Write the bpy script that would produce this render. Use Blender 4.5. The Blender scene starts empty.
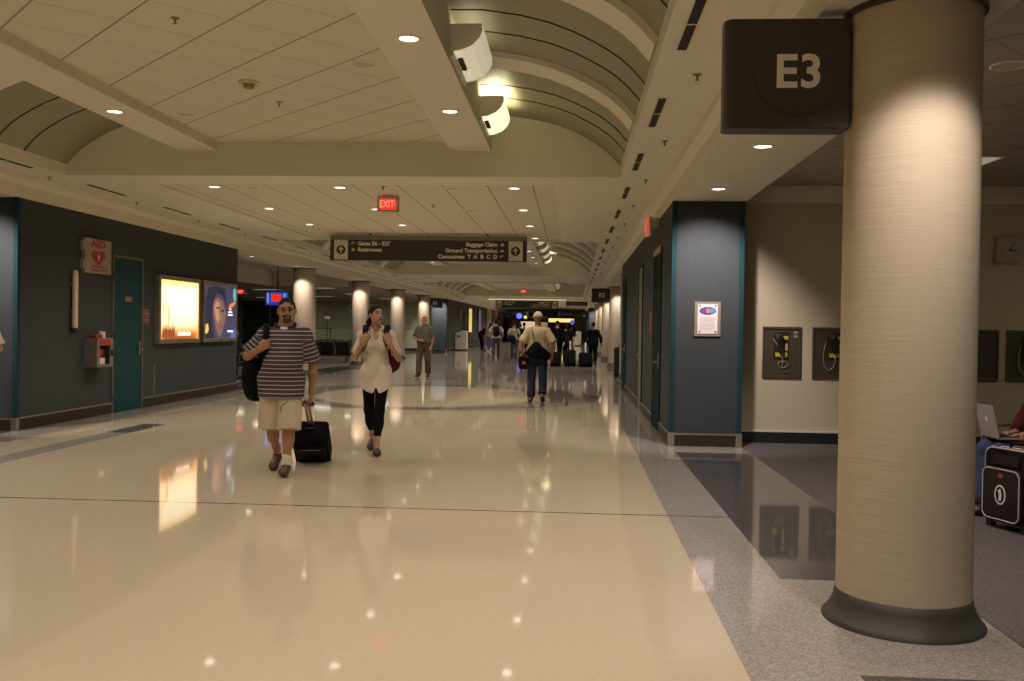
import bpy, bmesh, math, random
import numpy as np
from mathutils import Vector, Matrix, Euler
random.seed(7)
PI = math.pi
scn = bpy.context.scene
col = scn.collection

# ------------------------------------------------------------------ camera
def setup_camera():
    cd = bpy.data.cameras.new('camera')
    cam = bpy.data.objects.new('camera', cd)
    col.objects.link(cam)
    cd.sensor_width = 36.0
    cd.lens = 935.0 / 1024.0 * 36.0
    cd.clip_start = 0.05
    cd.clip_end = 400
    th, p, a = math.radians(3.7211), math.radians(0.7907), math.radians(0.85)
    w = Vector((-math.sin(th) * math.cos(p), math.cos(th) * math.cos(p), -math.sin(p)))
    r = Vector((math.cos(th), math.sin(th), 0))
    u = r.cross(w)
    r2 = r * math.cos(a) + u * math.sin(a)
    u2 = u * math.cos(a) - r * math.sin(a)
    m = Matrix.Identity(4)
    for i in range(3):
        m[i][0] = r2[i]; m[i][1] = u2[i]; m[i][2] = -w[i]
    m[2][3] = 1.48
    cam.matrix_world = m
    scn.camera = cam
setup_camera()
scn.view_settings.view_transform = 'Standard'
scn.view_settings.look = 'None'
scn.view_settings.gamma = 1
scn.view_settings.use_curve_mapping = False
scn.view_settings.exposure = -0.04
try:
    scn.cycles.use_denoising = True
    scn.cycles.max_bounces = 10
    scn.cycles.diffuse_bounces = 6
    scn.cycles.glossy_bounces = 4
    scn.cycles.sample_clamp_indirect = 6.0
    scn.cycles.use_light_tree = True
    scn.cycles.caustics_reflective = False
except Exception:
    pass

# ------------------------------------------------------------------ node helpers
class NT:
    def __init__(s, nt): s.nt = nt
    def new(s, t, **kw):
        n = s.nt.nodes.new(t)
        for k, v in kw.items(): setattr(n, k, v)
        return n
    def put(s, sock, v):
        if isinstance(v, (int, float)): sock.default_value = v
        elif isinstance(v, (tuple, list)):
            sock.default_value = (*v, 1) if len(v) == 3 and sock.type == 'RGBA' else v
        else: s.nt.links.new(v, sock)
    def m(s, op, a, b=0.0, c=None):
        n = s.new('ShaderNodeMath', operation=op)
        s.put(n.inputs[0], a); s.put(n.inputs[1], b)
        if c is not None: s.put(n.inputs[2], c)
        return n.outputs[0]
    def mix(s, f, a, b):
        n = s.new('ShaderNodeMix', data_type='RGBA')
        s.put(n.inputs[0], f); s.put(n.inputs[6], a); s.put(n.inputs[7], b)
        return n.outputs[2]
    def noise(s, vec, scale, detail=2.0, rough=0.5):
        n = s.new('ShaderNodeTexNoise')
        if vec is not None: s.nt.links.new(vec, n.inputs['Vector'])
        n.inputs['Scale'].default_value = scale
        n.inputs['Detail'].default_value = detail
        n.inputs['Roughness'].default_value = rough
        return n.outputs['Fac']
    def coord(s, kind='Object'):
        return s.new('ShaderNodeTexCoord').outputs[kind]
    def xyz(s, v):
        n = s.new('ShaderNodeSeparateXYZ'); s.nt.links.new(v, n.inputs[0]); return n.outputs
    def band(s, x, lo, hi):            # 1 where lo < x < hi
        return s.m('MULTIPLY', s.m('GREATER_THAN', x, lo), s.m('LESS_THAN', x, hi))
    def mapping(s, v, scale=(1, 1, 1), rot=(0, 0, 0), loc=(0, 0, 0)):
        n = s.new('ShaderNodeMapping'); s.nt.links.new(v, n.inputs[0])
        n.inputs['Scale'].default_value = scale; n.inputs['Rotation'].default_value = rot
        n.inputs['Location'].default_value = loc
        return n.outputs[0]

_M = {}
def mat(name, c, rough=0.6, metal=0.0, spec=0.5, grain=0.06, gscale=60.0, bump=0.0, emit=None, estr=1.0, aniso=None):
    """principled surface whose colour varies slightly with a noise texture"""
    if name in _M: return _M[name]
    m = bpy.data.materials.new(name); m.use_nodes = True
    t = NT(m.node_tree); b = m.node_tree.nodes['Principled BSDF']
    v = t.coord()
    if aniso: v = t.mapping(v, scale=aniso)
    n = t.noise(v, gscale, 3.0)
    f = t.m('MULTIPLY', t.m('SUBTRACT', n, 0.5), 2 * grain)
    hi = tuple(min(1, x * 1.25) for x in c); lo = tuple(x * 0.75 for x in c)
    t.put(b.inputs['Base Color'], t.mix(t.m('ADD', 0.5, t.m('MULTIPLY', f, 2.0)), lo, hi))
    b.inputs['Roughness'].default_value = rough
    b.inputs['Metallic'].default_value = metal
    b.inputs['Specular IOR Level'].default_value = spec
    if bump:
        bp = t.new('ShaderNodeBump'); bp.inputs['Strength'].default_value = bump; bp.inputs['Distance'].default_value = 0.01
        t.put(bp.inputs['Height'], n); t.put(b.inputs['Normal'], bp.outputs[0])
    if emit:
        b.inputs['Emission Color'].default_value = (*emit, 1); b.inputs['Emission Strength'].default_value = estr
    _M[name] = m
    return m

# ------------------------------------------------------------------ mesh builder
class MB:
    def __init__(s): s.v = []; s.f = []; s.mi = []
    def add(s, vs, fs, mi=0):
        o = len(s.v); s.v += [tuple(x) for x in vs]
        for f in fs: s.f.append([i + o for i in f]); s.mi.append(mi)
        return s
    def box(s, x0, x1, y0, y1, z0, z1, mi=0):
        vs = [(x, y, z) for z in (z0, z1) for y in (y0, y1) for x in (x0, x1)]
        return s.add(vs, [(0, 2, 3, 1), (4, 5, 7, 6), (0, 1, 5, 4), (2, 6, 7, 3), (0, 4, 6, 2), (1, 3, 7, 5)], mi)
    def bbox(s, c, d, mi=0):
        return s.box(c[0] - d[0] / 2, c[0] + d[0] / 2, c[1] - d[1] / 2, c[1] + d[1] / 2, c[2] - d[2] / 2, c[2] + d[2] / 2, mi)
    def rbox(s, x0, x1, y0, y1, z0, z1, r, axis='Y', n=5, mi=0):
        """box with the four edges along one axis rounded"""
        if axis == 'Y': a0, a1, b0, b1, c0, c1 = x0, x1, z0, z1, y0, y1
        elif axis == 'X': a0, a1, b0, b1, c0, c1 = y0, y1, z0, z1, x0, x1
        else: a0, a1, b0, b1, c0, c1 = x0, x1, y0, y1, z0, z1
        P = []
        for cx, cy, st in ((a1 - r, b1 - r, 0), (a0 + r, b1 - r, 1), (a0 + r, b0 + r, 2), (a1 - r, b0 + r, 3)):
            for k in range(n + 1):
                t = (st + k / n) * PI / 2
                P.append((cx + r * math.cos(t), cy + r * math.sin(t)))
        return s.prism(P, axis, c0, c1, mi)
    def prism(s, P, axis, a, b, mi=0):
        N = len(P)
        def pt(p, t):
            if axis == 'Y': return (p[0], t, p[1])
            if axis == 'X': return (t, p[0], p[1])
            return (p[0], p[1], t)
        vs = [pt(p, a) for p in P] + [pt(p, b) for p in P]
        fs = [(i, (i + 1) % N, (i + 1) % N + N, i + N) for i in range(N)]
        fs += [tuple(range(N))[::-1], tuple(range(N, 2 * N))]
        return s.add(vs, fs, mi)
    def lathe(s, prof, c=(0, 0, 0), n=32, mi=0, axis='Z', cap=True):
        vs = []; N = len(prof)
        for k in range(n):
            t = 2 * PI * k / n
            for r, z in prof:
                x, y = r * math.cos(t), r * math.sin(t)
                p = (x, y, z) if axis == 'Z' else ((x, z, y) if axis == 'Y' else (z, x, y))
                vs.append((c[0] + p[0], c[1] + p[1], c[2] + p[2]))
        fs = []
        for k in range(n):
            k2 = (k + 1) % n
            for i in range(N - 1): fs.append((k * N + i, k2 * N + i, k2 * N + i + 1, k * N + i + 1))
        if cap:
            if prof[0][0] > 1e-6: fs.append(tuple(k * N for k in range(n))[::-1])
            if prof[-1][0] > 1e-6: fs.append(tuple(k * N + N - 1 for k in range(n)))
        return s.add(vs, fs, mi)
    def tube(s, pts, r, n=8, mi=0, closed=False, flat=None):
        pts = [Vector(p) for p in pts]; N = len(pts); rings = []
        up = None
        for i in range(N):
            a = pts[i - 1] if (i or closed) else pts[i]; b = pts[(i + 1) % N] if (i < N - 1 or closed) else pts[i]
            d = (b - a).normalized()
            if up is None:
                up = Vector((0, 0, 1)) if abs(d.z) < 0.9 else Vector((1, 0, 0))
            x = d.cross(up)
            if x.length < 1e-4: x = d.cross(Vector((0, 1, 0)))
            x.normalize(); up = x.cross(d).normalized()
            rr = r[i] if isinstance(r, (list, tuple)) else r
            ra, rb = (rr, rr) if flat is None else (rr, rr * flat)
            rings.append([pts[i] + x * (ra * math.cos(2 * PI * k / n)) + up * (rb * math.sin(2 * PI * k / n)) for k in range(n)])
        vs = [p for R in rings for p in R]; fs = []
        for i in range(N if closed else N - 1):
            j = (i + 1) % N
            for k in range(n):
                k2 = (k + 1) % n
                fs.append((i * n + k, i * n + k2, j * n + k2, j * n + k))
        if not closed:
            fs.append(tuple(range(n))[::-1]); fs.append(tuple(range((N - 1) * n, N * n)))
        return s.add(vs, fs, mi)
    def disc(s, c, rx, rz, y, n=24, th=0.004, mi=0):     # an upright elliptical plate facing -Y
        P = [(c[0] + rx * math.cos(2 * PI * k / n), c[1] + rz * math.sin(2 * PI * k / n)) for k in range(n)]
        return s.prism(P, 'Y', y - th, y, mi)
    def build(s, name, mats, parent=None, smooth=False, bevel=0.0, loc=None, rot=None, recalc=True, angle=None):
        me = bpy.data.meshes.new(name)
        me.from_pydata(s.v, [], s.f)
        if not isinstance(mats, (list, tuple)): mats = [mats]
        for m in mats: me.materials.append(m)
        me.polygons.foreach_set('material_index', s.mi)
        if recalc or bevel:
            bm = bmesh.new(); bm.from_mesh(me)
            bmesh.ops.recalc_face_normals(bm, faces=bm.faces)
            if bevel:
                es = [e for e in bm.edges if len(e.link_faces) == 2 and e.calc_face_angle(0) > 0.6]
                bmesh.ops.bevel(bm, geom=es, offset=bevel, segments=2, affect='EDGES', profile=0.6)
            bm.to_mesh(me); bm.free()
        if smooth:
            me.polygons.foreach_set('use_smooth', [True] * len(me.polygons))
            if angle is not None:
                try: me.set_sharp_from_angle(angle=math.radians(angle))
                except Exception: pass
        me.update()
        o = bpy.data.objects.new(name, me); col.objects.link(o)
        if parent is not None: o.parent = parent
        if loc is not None: o.location = loc
        if rot is not None: o.rotation_euler = rot
        return o

def tag(o, label=None, cat=None, group=None, kind=None):
    if label: o['label'] = label
    if cat: o['category'] = cat
    if group: o['group'] = group
    if kind: o['kind'] = kind
    return o
def thing(name, label, cat, loc=(0, 0, 0), rz=0.0, group=None, rot=None):
    o = bpy.data.objects.new(name, None); col.objects.link(o)
    o.empty_display_size = 0.1
    o.location = loc; o.rotation_euler = rot if rot else (0, 0, rz)
    return tag(o, label, cat, group)
def struct(o): o['kind'] = 'structure'; return o
def kids(o): return [c for c in bpy.data.objects if c.parent == o]
def dup(root, loc=None, rz=None, label=None, group=None):
    def cp(o, par):
        c = o.copy(); col.objects.link(c)
        if par is not None: c.parent = par
        for ch in KIDS.get(o.name, []): cp(ch, c)
        return c
    KIDS = {}
    for o in bpy.data.objects:
        if o.parent: KIDS.setdefault(o.parent.name, []).append(o)
    r = cp(root, None)
    if loc is not None: r.location = loc
    if rz is not None: r.rotation_euler = (0, 0, rz)
    if label: r['label'] = label
    if group: r['group'] = group
    return r
ORD = 'first second third fourth fifth sixth seventh eighth ninth tenth eleventh twelfth thirteenth fourteenth fifteenth sixteenth seventeenth eighteenth nineteenth twentieth'.split()
ORD += ['twenty-' + x for x in ORD[:9]] + ['thirtieth'] + ['thirty-' + x for x in ORD[:9]]

def text(s, size, m, parent, loc, rot=(PI / 2, 0, 0), align='LEFT', ext=0.002, bold=0.0, name='lettering', sx=1.0, spacing=1.0):
    cu = bpy.data.curves.new(name, 'FONT')
    cu.body = s; cu.size = size; cu.align_x = align; cu.align_y = 'CENTER'
    cu.extrude = ext; cu.offset = bold; cu.space_character = spacing; cu.resolution_u = 3
    tmp = bpy.data.objects.new('tmp', cu); col.objects.link(tmp)
    bpy.context.view_layer.update()
    me = bpy.data.meshes.new_from_object(tmp.evaluated_get(bpy.context.evaluated_depsgraph_get()))
    bpy.data.objects.remove(tmp); bpy.data.curves.remove(cu)
    me.name = name; me.materials.clear(); me.materials.append(m)
    if sx != 1.0:
        for v in me.vertices: v.co.x *= sx
    o = bpy.data.objects.new(name, me); col.objects.link(o)
    o.parent = parent; o.location = loc; o.rotation_euler = rot
    return o
# ------------------------------------------------------------------ dimensions
XL, XR = -7.42, 1.25            # corridor walls
XC = (XL + XR) / 2
ZS, ZC, ZB, ZT = 3.125, 3.42, 3.75, 3.86   # side soffit, main ceiling, coffer beam underside, coffer tiles
SO = 0.92                        # soffit depth behind the wall line
RC = 1.72                        # column line (right)
LC = -7.88                       # column line (left)
RCOLS = [4.94, 28.0, 36.5, 45.5, 54.0, 62.0]
LCOLS = [27.0, 34.3, 41.65, 49.05]
COFFERS = [(-2.0, 12.05), (21.1, 34.9), (40.8, 57.5)]
YE, YS = 135.0, -9.0             # far and near ends of the concourse

# ------------------------------------------------------------------ setting materials
def wallcover(name, c, rough=0.75, horiz=False, grain=0.16):
    m = bpy.data.materials.new(name); m.use_nodes = True
    t = NT(m.node_tree); b = m.node_tree.nodes['Principled BSDF']
    v = t.coord()
    n1 = t.noise(t.mapping(v, scale=(3, 3, 160) if horiz else (120, 120, 120)), 1.0, 3)
    n2 = t.noise(t.mapping(v, scale=(40, 40, 3)), 1.0, 2)
    n3 = t.noise(v, 0.8, 2)
    f = t.m('ADD', t.m('MULTIPLY', n1, 0.55), t.m('ADD', t.m('MULTIPLY', n2, 0.04 if horiz else 0.3), t.m('MULTIPLY', n3, 0.15)))
    f = t.m('ADD', 0.5, t.m('MULTIPLY', t.m('SUBTRACT', f, 0.5), 3.0))
    lo = tuple(x * (1 - grain) for x in c); hi = tuple(x * (1 + grain) for x in c)
    t.put(b.inputs['Base Color'], t.mix(f, lo, hi))
    b.inputs['Roughness'].default_value = rough
    b.inputs['Specular IOR Level'].default_value = 0.3
    bp = t.new('ShaderNodeBump'); bp.inputs['Strength'].default_value = 0.25; bp.inputs['Distance'].default_value = 0.004
    t.put(bp.inputs['Height'], n1); t.put(b.inputs['Normal'], bp.outputs[0])
    return m
M_teal = wallcover('slate blue wallcovering', (0.037, 0.044, 0.048))
M_beige = wallcover('beige wallcovering', (0.50, 0.435, 0.31), grain=0.05)
M_colwrap = wallcover('linen column wrap', (0.44, 0.372, 0.27), horiz=True, grain=0.11)
M_cream = mat('cream ceiling paint', (0.66, 0.625, 0.49), 0.7, grain=0.03, gscale=3)
M_cream2 = mat('cream beam paint', (0.66, 0.625, 0.50), 0.7, grain=0.03, gscale=3)
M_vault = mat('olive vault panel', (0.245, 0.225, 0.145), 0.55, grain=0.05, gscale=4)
M_black = mat('black metal', (0.012, 0.012, 0.013), 0.45)
M_slot = mat('dark slot', (0.006, 0.006, 0.006), 0.8)
M_tealtrim = mat('dark teal trim', (0.010, 0.040, 0.050), 0.75, spec=0.15)
M_tealdoor = mat('teal painted door', (0.005, 0.046, 0.050), 0.6, spec=0.2, grain=0.04, gscale=6)
M_base = mat('dark wood baseboard', (0.024, 0.018, 0.013), 0.4, grain=0.15, gscale=8, aniso=(1, 1, 8))
M_alum = mat('brushed aluminium', (0.46, 0.42, 0.36), 0.35, metal=0.85, grain=0.08, gscale=30, aniso=(1, 1, 20))
M_steel = mat('steel', (0.5, 0.48, 0.45), 0.3, metal=0.9)
M_white = mat('white paint', (0.75, 0.72, 0.66), 0.55, grain=0.03)
M_granite = mat('dark granite', (0.04, 0.036, 0.032), 0.5, grain=0.4, gscale=140)
M_bronze = mat('dark bronze sign', (0.034, 0.027, 0.02), 0.45, grain=0.1, gscale=20)
M_bronze2 = mat('lighter bronze strip', (0.20, 0.17, 0.12), 0.5)
M_ivory = mat('ivory lettering', (0.72, 0.66, 0.54), 0.6, grain=0.02)
M_sprk = mat('brass sprinkler', (0.25, 0.2, 0.13), 0.4, metal=0.6)

def tile_mat(name, diag, phase=(0, 0), c=(0.62, 0.585, 0.455), size=0.636):
    m = bpy.data.materials.new(name); m.use_nodes = True
    t = NT(m.node_tree); b = m.node_tree.nodes['Principled BSDF']
    v = t.coord(); x, y, z = t.xyz(v)
    if diag:
        s2 = math.sqrt(0.5)
        u = t.m('MULTIPLY', t.m('ADD', x, y), s2); w = t.m('MULTIPLY', t.m('SUBTRACT', y, x), s2)
    else: u, w = x, y
    def line(q, ph, wd):
        q = t.m('DIVIDE', t.m('SUBTRACT', q, ph), size)
        fr = t.m('ABSOLUTE', t.m('SUBTRACT', t.m('FRACT', q), 0.5))
        return t.m('GREATER_THAN', fr, 0.5 - wd / size)
    la, lb = line(u, phase[0], 0.009), line(w, phase[1], 0.006)
    n = t.noise(v, 90, 3)
    base = t.mix(n, tuple(q * 0.93 for q in c), tuple(min(1, q * 1.07) for q in c))
    dk = tuple(q * 0.42 for q in c); dk2 = tuple(q * 0.66 for q in c)
    base = t.mix(lb, base, dk2); base = t.mix(la, base, dk)
    t.put(b.inputs['Base Color'], base); b.inputs['Roughness'].default_value = 0.85
    b.inputs['Specular IOR Level'].default_value = 0.2
    return m
M_tileD = tile_mat('diagonal ceiling tile', True, (2.68 * math.sqrt(.5), 10.82 * math.sqrt(.5)))
M_tileS = tile_mat('straight ceiling tile', False, (-0.59, 14.07))
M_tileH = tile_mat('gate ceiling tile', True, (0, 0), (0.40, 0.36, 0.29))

def floor_mat():
    m = bpy.data.materials.new('polished terrazzo'); m.use_nodes = True
    t = NT(m.node_tree); b = m.node_tree.nodes['Principled BSDF']
    v = t.coord(); x, y, z = t.xyz(v)
    cream, grey, mid, dark = (0.53, 0.452, 0.322), (0.31, 0.285, 0.25), (0.39, 0.345, 0.275), (0.070, 0.066, 0.070)
    # chips
    vo = t.new('ShaderNodeTexVoronoi'); vo.inputs['Scale'].default_value = 115
    t.put(vo.inputs['Vector'], v)
    chip = t.xyz(vo.outputs['Color'])[0]
    n = t.noise(v, 55, 4); nb = t.noise(v, 0.5, 2)
    def chips(c, lo, hi): return t.mix(t.m('ADD', t.m('MULTIPLY', chip, 0.7), t.m('MULTIPLY', n, 0.3)), tuple(q * lo for q in c), tuple(min(1, q * hi) for q in c))
    C = chips(cream, 0.94, 1.06); G = chips(grey, 0.58, 1.4); MZ = chips(mid, 0.9, 1.1); D = chips(dark, 0.4, 1.8)
    # grey field around the ring
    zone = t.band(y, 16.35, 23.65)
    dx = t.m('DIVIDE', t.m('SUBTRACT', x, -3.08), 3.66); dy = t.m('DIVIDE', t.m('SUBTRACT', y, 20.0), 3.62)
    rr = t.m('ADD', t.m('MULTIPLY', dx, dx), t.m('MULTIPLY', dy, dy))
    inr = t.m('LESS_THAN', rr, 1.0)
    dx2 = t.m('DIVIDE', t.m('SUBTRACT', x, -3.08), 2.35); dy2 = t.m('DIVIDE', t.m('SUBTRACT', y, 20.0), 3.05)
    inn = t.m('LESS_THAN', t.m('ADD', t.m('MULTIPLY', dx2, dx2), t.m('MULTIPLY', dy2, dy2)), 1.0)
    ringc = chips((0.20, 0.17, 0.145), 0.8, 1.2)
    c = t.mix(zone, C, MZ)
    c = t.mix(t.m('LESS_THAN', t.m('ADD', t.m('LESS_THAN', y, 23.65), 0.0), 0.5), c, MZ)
    for y0, y1 in ((26.0, 27.2), (31.5, 32.0), (34.5, 40.8), (48, 48.6)):
        c = t.mix(t.band(y, y0, y1), c, G)
    c = t.mix(inr, c, ringc); c = t.mix(inn, c, C)
    # left stripe with dark inlay
    st = t.m('MULTIPLY', t.band(x, -6.20, -5.88), t.m('LESS_THAN', y, 12.15)); c = t.mix(st, c, G)
    ib = t.m('MULTIPLY', t.band(x, -6.22, -5.88), t.band(y, 12.12, 13.23)); c = t.mix(ib, c, chips((0.085, 0.08, 0.078), 0.8, 1.2))
    # borders along both sides
    c = t.mix(t.m('GREATER_THAN', x, 0.775), c, G); c = t.mix(t.m('LESS_THAN', x, -6.86), c, G)
    # gate rooms, dark, with a terrazzo pad under every column
    hr = t.m('GREATER_THAN', x, 1.26); hl = t.m('LESS_THAN', x, -7.43)
    pad = 0.0
    for Y in RCOLS: pad = t.m('MAXIMUM', pad, t.m('MULTIPLY', t.m('LESS_THAN', x, 2.15), t.band(y, Y - 0.83, Y + 0.73)))
    hr = t.m('MULTIPLY', hr, t.m('SUBTRACT', 1.0, t.m('MULTIPLY', pad, t.m('GREATER_THAN', x, 0))))
    padl = 0.0
    for Y in LCOLS: padl = t.m('MAXIMUM', padl, t.band(y, Y - 1.6, Y + 1.6))
    padl = t.m('MULTIPLY', padl, t.m('GREATER_THAN', x, -8.5))
    hl = t.m('MULTIPLY', hl, t.m('SUBTRACT', 1.0, padl))
    thr = t.m('MULTIPLY', t.band(x, 1.2, 2.2), t.band(y, 11.42, 12.2))
    hr = t.m('MULTIPLY', hr, t.m('SUBTRACT', 1.0, thr))
    c = t.mix(hr, c, D); c = t.mix(hl, c, D)
    # cross joint strips
    jt = t.m('MULTIPLY', t.band(y, 7.485, 7.515), t.band(x, -7.4, 1.26)); c = t.mix(jt, c, (0.10, 0.085, 0.065))
    c = t.mix(t.m('ADD', t.m('MULTIPLY', nb, 0.5), -0.15), c, t.mix(0.25, c, (0.2, 0.16, 0.1)))
    t.put(b.inputs['Base Color'], c)
    cpt = t.m('MAXIMUM', t.m('GREATER_THAN', x, 2.16), t.m('LESS_THAN', x, -8.45))
    K = t.mix(t.m('ADD', t.m('MULTIPLY', chip, 0.6), t.m('MULTIPLY', n, 0.4)), (0.048, 0.043, 0.043), (0.145, 0.130, 0.126))
    c = t.mix(cpt, c, K)
    t.put(b.inputs['Base Color'], c)
    t.put(b.inputs['Specular IOR Level'], t.m('SUBTRACT', 0.5, t.m('MULTIPLY', cpt, 0.42)))
    nr = t.noise(v, 1.3, 3)
    t.put(b.inputs['Roughness'], t.m('MAXIMUM', t.m('ADD', 0.022, t.m('MULTIPLY', nr, 0.055)), t.m('MULTIPLY', cpt, 0.85)))
    b.inputs['IOR'].default_value = 1.55
    bp = t.new('ShaderNodeBump'); bp.inputs['Strength'].default_value = 0.012; bp.inputs['Distance'].default_value = 0.02
    t.put(bp.inputs['Height'], t.noise(v, 2.2, 2)); t.put(b.inputs['Normal'], bp.outputs[0])
    return m
M_floor = floor_mat()

# ------------------------------------------------------------------ shell
def sbox(name, m, *b, bevel=0): return struct(MB().box(*b).build(name, m, bevel=bevel))
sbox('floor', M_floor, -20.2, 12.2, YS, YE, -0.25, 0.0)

# solid blocks beside the corridor (slate blue) and pale gate-room walls
def block(side, y0, y1, depth=6.0):
    x0, x1 = (XR, XR + depth) if side == 'right' else (XL - depth, XL)
    sbox('wall_' + side, M_teal, x0, x1, y0, y1, 0.0, 3.6)
# right block: only its 0.9 m end pier faces the gate room, whose rear wall is beige
sbox('wall_right', M_teal, XR, XR + SO - 0.02, 12.05, 24.4, 0, ZS - 0.004)
sbox('wall_right_gate', M_beige, XR + SO - 0.02, 12.0, 12.62, 24.2, 0, 3.42)
sbox('wall_left', M_teal, XL - SO, XL, 12.05, 20.25, 0, ZS - 0.004)
sbox('wall_left_gate', M_beige, -20.0, XL - SO, 12.62, 20.0, 0, 3.42)
M_sage = wallcover('sage wallcovering', (0.34, 0.335, 0.235))
sbox('wall_left_far', M_teal, XL - SO, XL, 54.7, 80.0, 0, ZS - 0.004)
sbox('wall_left_rear', M_sage, -20.0, XL - SO, 55.3, 79.8, 0, 3.42)
sbox('wall_right_far', M_teal, XR, XR + SO, 74.0, 98.0, 0, ZS - 0.004)
sbox('wall_right_rear', M_beige, XR + SO, 12.0, 74.4, 97.8, 0, 3.42)
sbox('wall_far', M_beige, -20.0, 12.0, YE, YE + 0.3, 0, 3.6)
sbox('wall_near', M_beige, -20.2, 12.2, YS - 0.3, YS, 0, 4.4)
sbox('wall_outer_right', M_beige, 12.0, 12.3, YS, YE, 0, 3.9)
M_dkwall = mat('dark green gate wall', (0.06, 0.06, 0.042), 0.6)
sbox('wall_outer_left', M_dkwall, -20.3, -20.0, YS, YE, 0, 3.9)

# pale lower wainscot, rail and baseboards of the rear gate walls
sbox('trim_1', mat('pale wainscot', (0.44, 0.42, 0.31), 0.6), -19.9, XL - SO - 0.05, 55.27, 55.3, 0.16, 1.25)
sbox('trim_2', M_cream, -19.9, XL - SO - 0.02, 55.2, 55.3, 2.92, 3.02)
sbox('baseboard_left_rear', M_base, -19.9, XL - SO - 0.02, 55.25, 55.3, 0, 0.16)
sbox('baseboard_right_gate', M_black, XR + SO + 0.02, 11.9, 12.59, 12.62, 0, 0.145)
sbox('trim_3', mat('pale cap strip', (0.55, 0.52, 0.42), 0.5), XR + SO + 0.02, 11.9, 12.585, 12.62, 0.145, 0.165)
# wall base + cap along the blue blocks
def wall_base(side, y0, y1, n, gaps=()):
    X = XR if side == 'right' else XL; s = -1 if side == 'right' else 1
    bb = MB(); cp = MB(); ys = [y0]
    for a, b in gaps: ys += [a, b]
    ys.append(y1)
    for a, b in zip(ys[::2], ys[1::2]):
        bb.box(min(X, X + s * 0.02), max(X, X + s * 0.02), a, b, 0, 0.155)
        cp.box(min(X, X + s * 0.024), max(X, X + s * 0.024), a, b, 0.155, 0.175)
    struct(bb.build('baseboard_' + side, M_base))
    struct(cp.build('trim_%d' % n, M_alum))
wall_base('left', 12.1, 20.22, 4, [(14.60, 15.70)])
wall_base('right', 12.1, 24.37, 5, [(13.36, 14.60), (16.9, 17.9), (22.1, 23.3)])
wall_base('left', 54.75, 79.9, 6)
# end faces of the blocks: base, cap and teal corner strips with metal shoes
def pier_end(x0, x1, y, n):
    struct(MB().box(x0 + 0.05, x1 - 0.05, y - 0.02, y, 0, 0.145).build('baseboard_pier', M_base))
    struct(MB().box(x0 + 0.05, x1 - 0.05, y - 0.024, y, 0.145, 0.165).build('trim_%d' % n, M_alum))
    for k, (a, b) in enumerate(((x0 - 0.008, x0 + 0.055), (x1 - 0.055, x1 + 0.008))):
        struct(MB().box(a, b, y - 0.012, y + 0.06, 0.165, ZS).build('trim_%d' % (n + 1 + 2 * k), M_tealtrim, bevel=0.004))
        struct(MB().box(a - 0.01, b + 0.006, y - 0.03, y + 0.07, 0, 0.17).build('trim_%d' % (n + 2 + 2 * k), M_alum, bevel=0.004))
pier_end(XR, XR + SO - 0.02, 12.05, 10)
pier_end(XL - SO, XL, 12.05, 16)
pier_end(XL - SO, XL, 54.7, 22)
pier_end(XR, XR + SO, 74.0, 28)
struct(MB().box(XL - 0.05, XL + 0.006, 20.19, 20.26, 0, 0.17).build('trim_34', M_alum, bevel=0.004))

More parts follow.
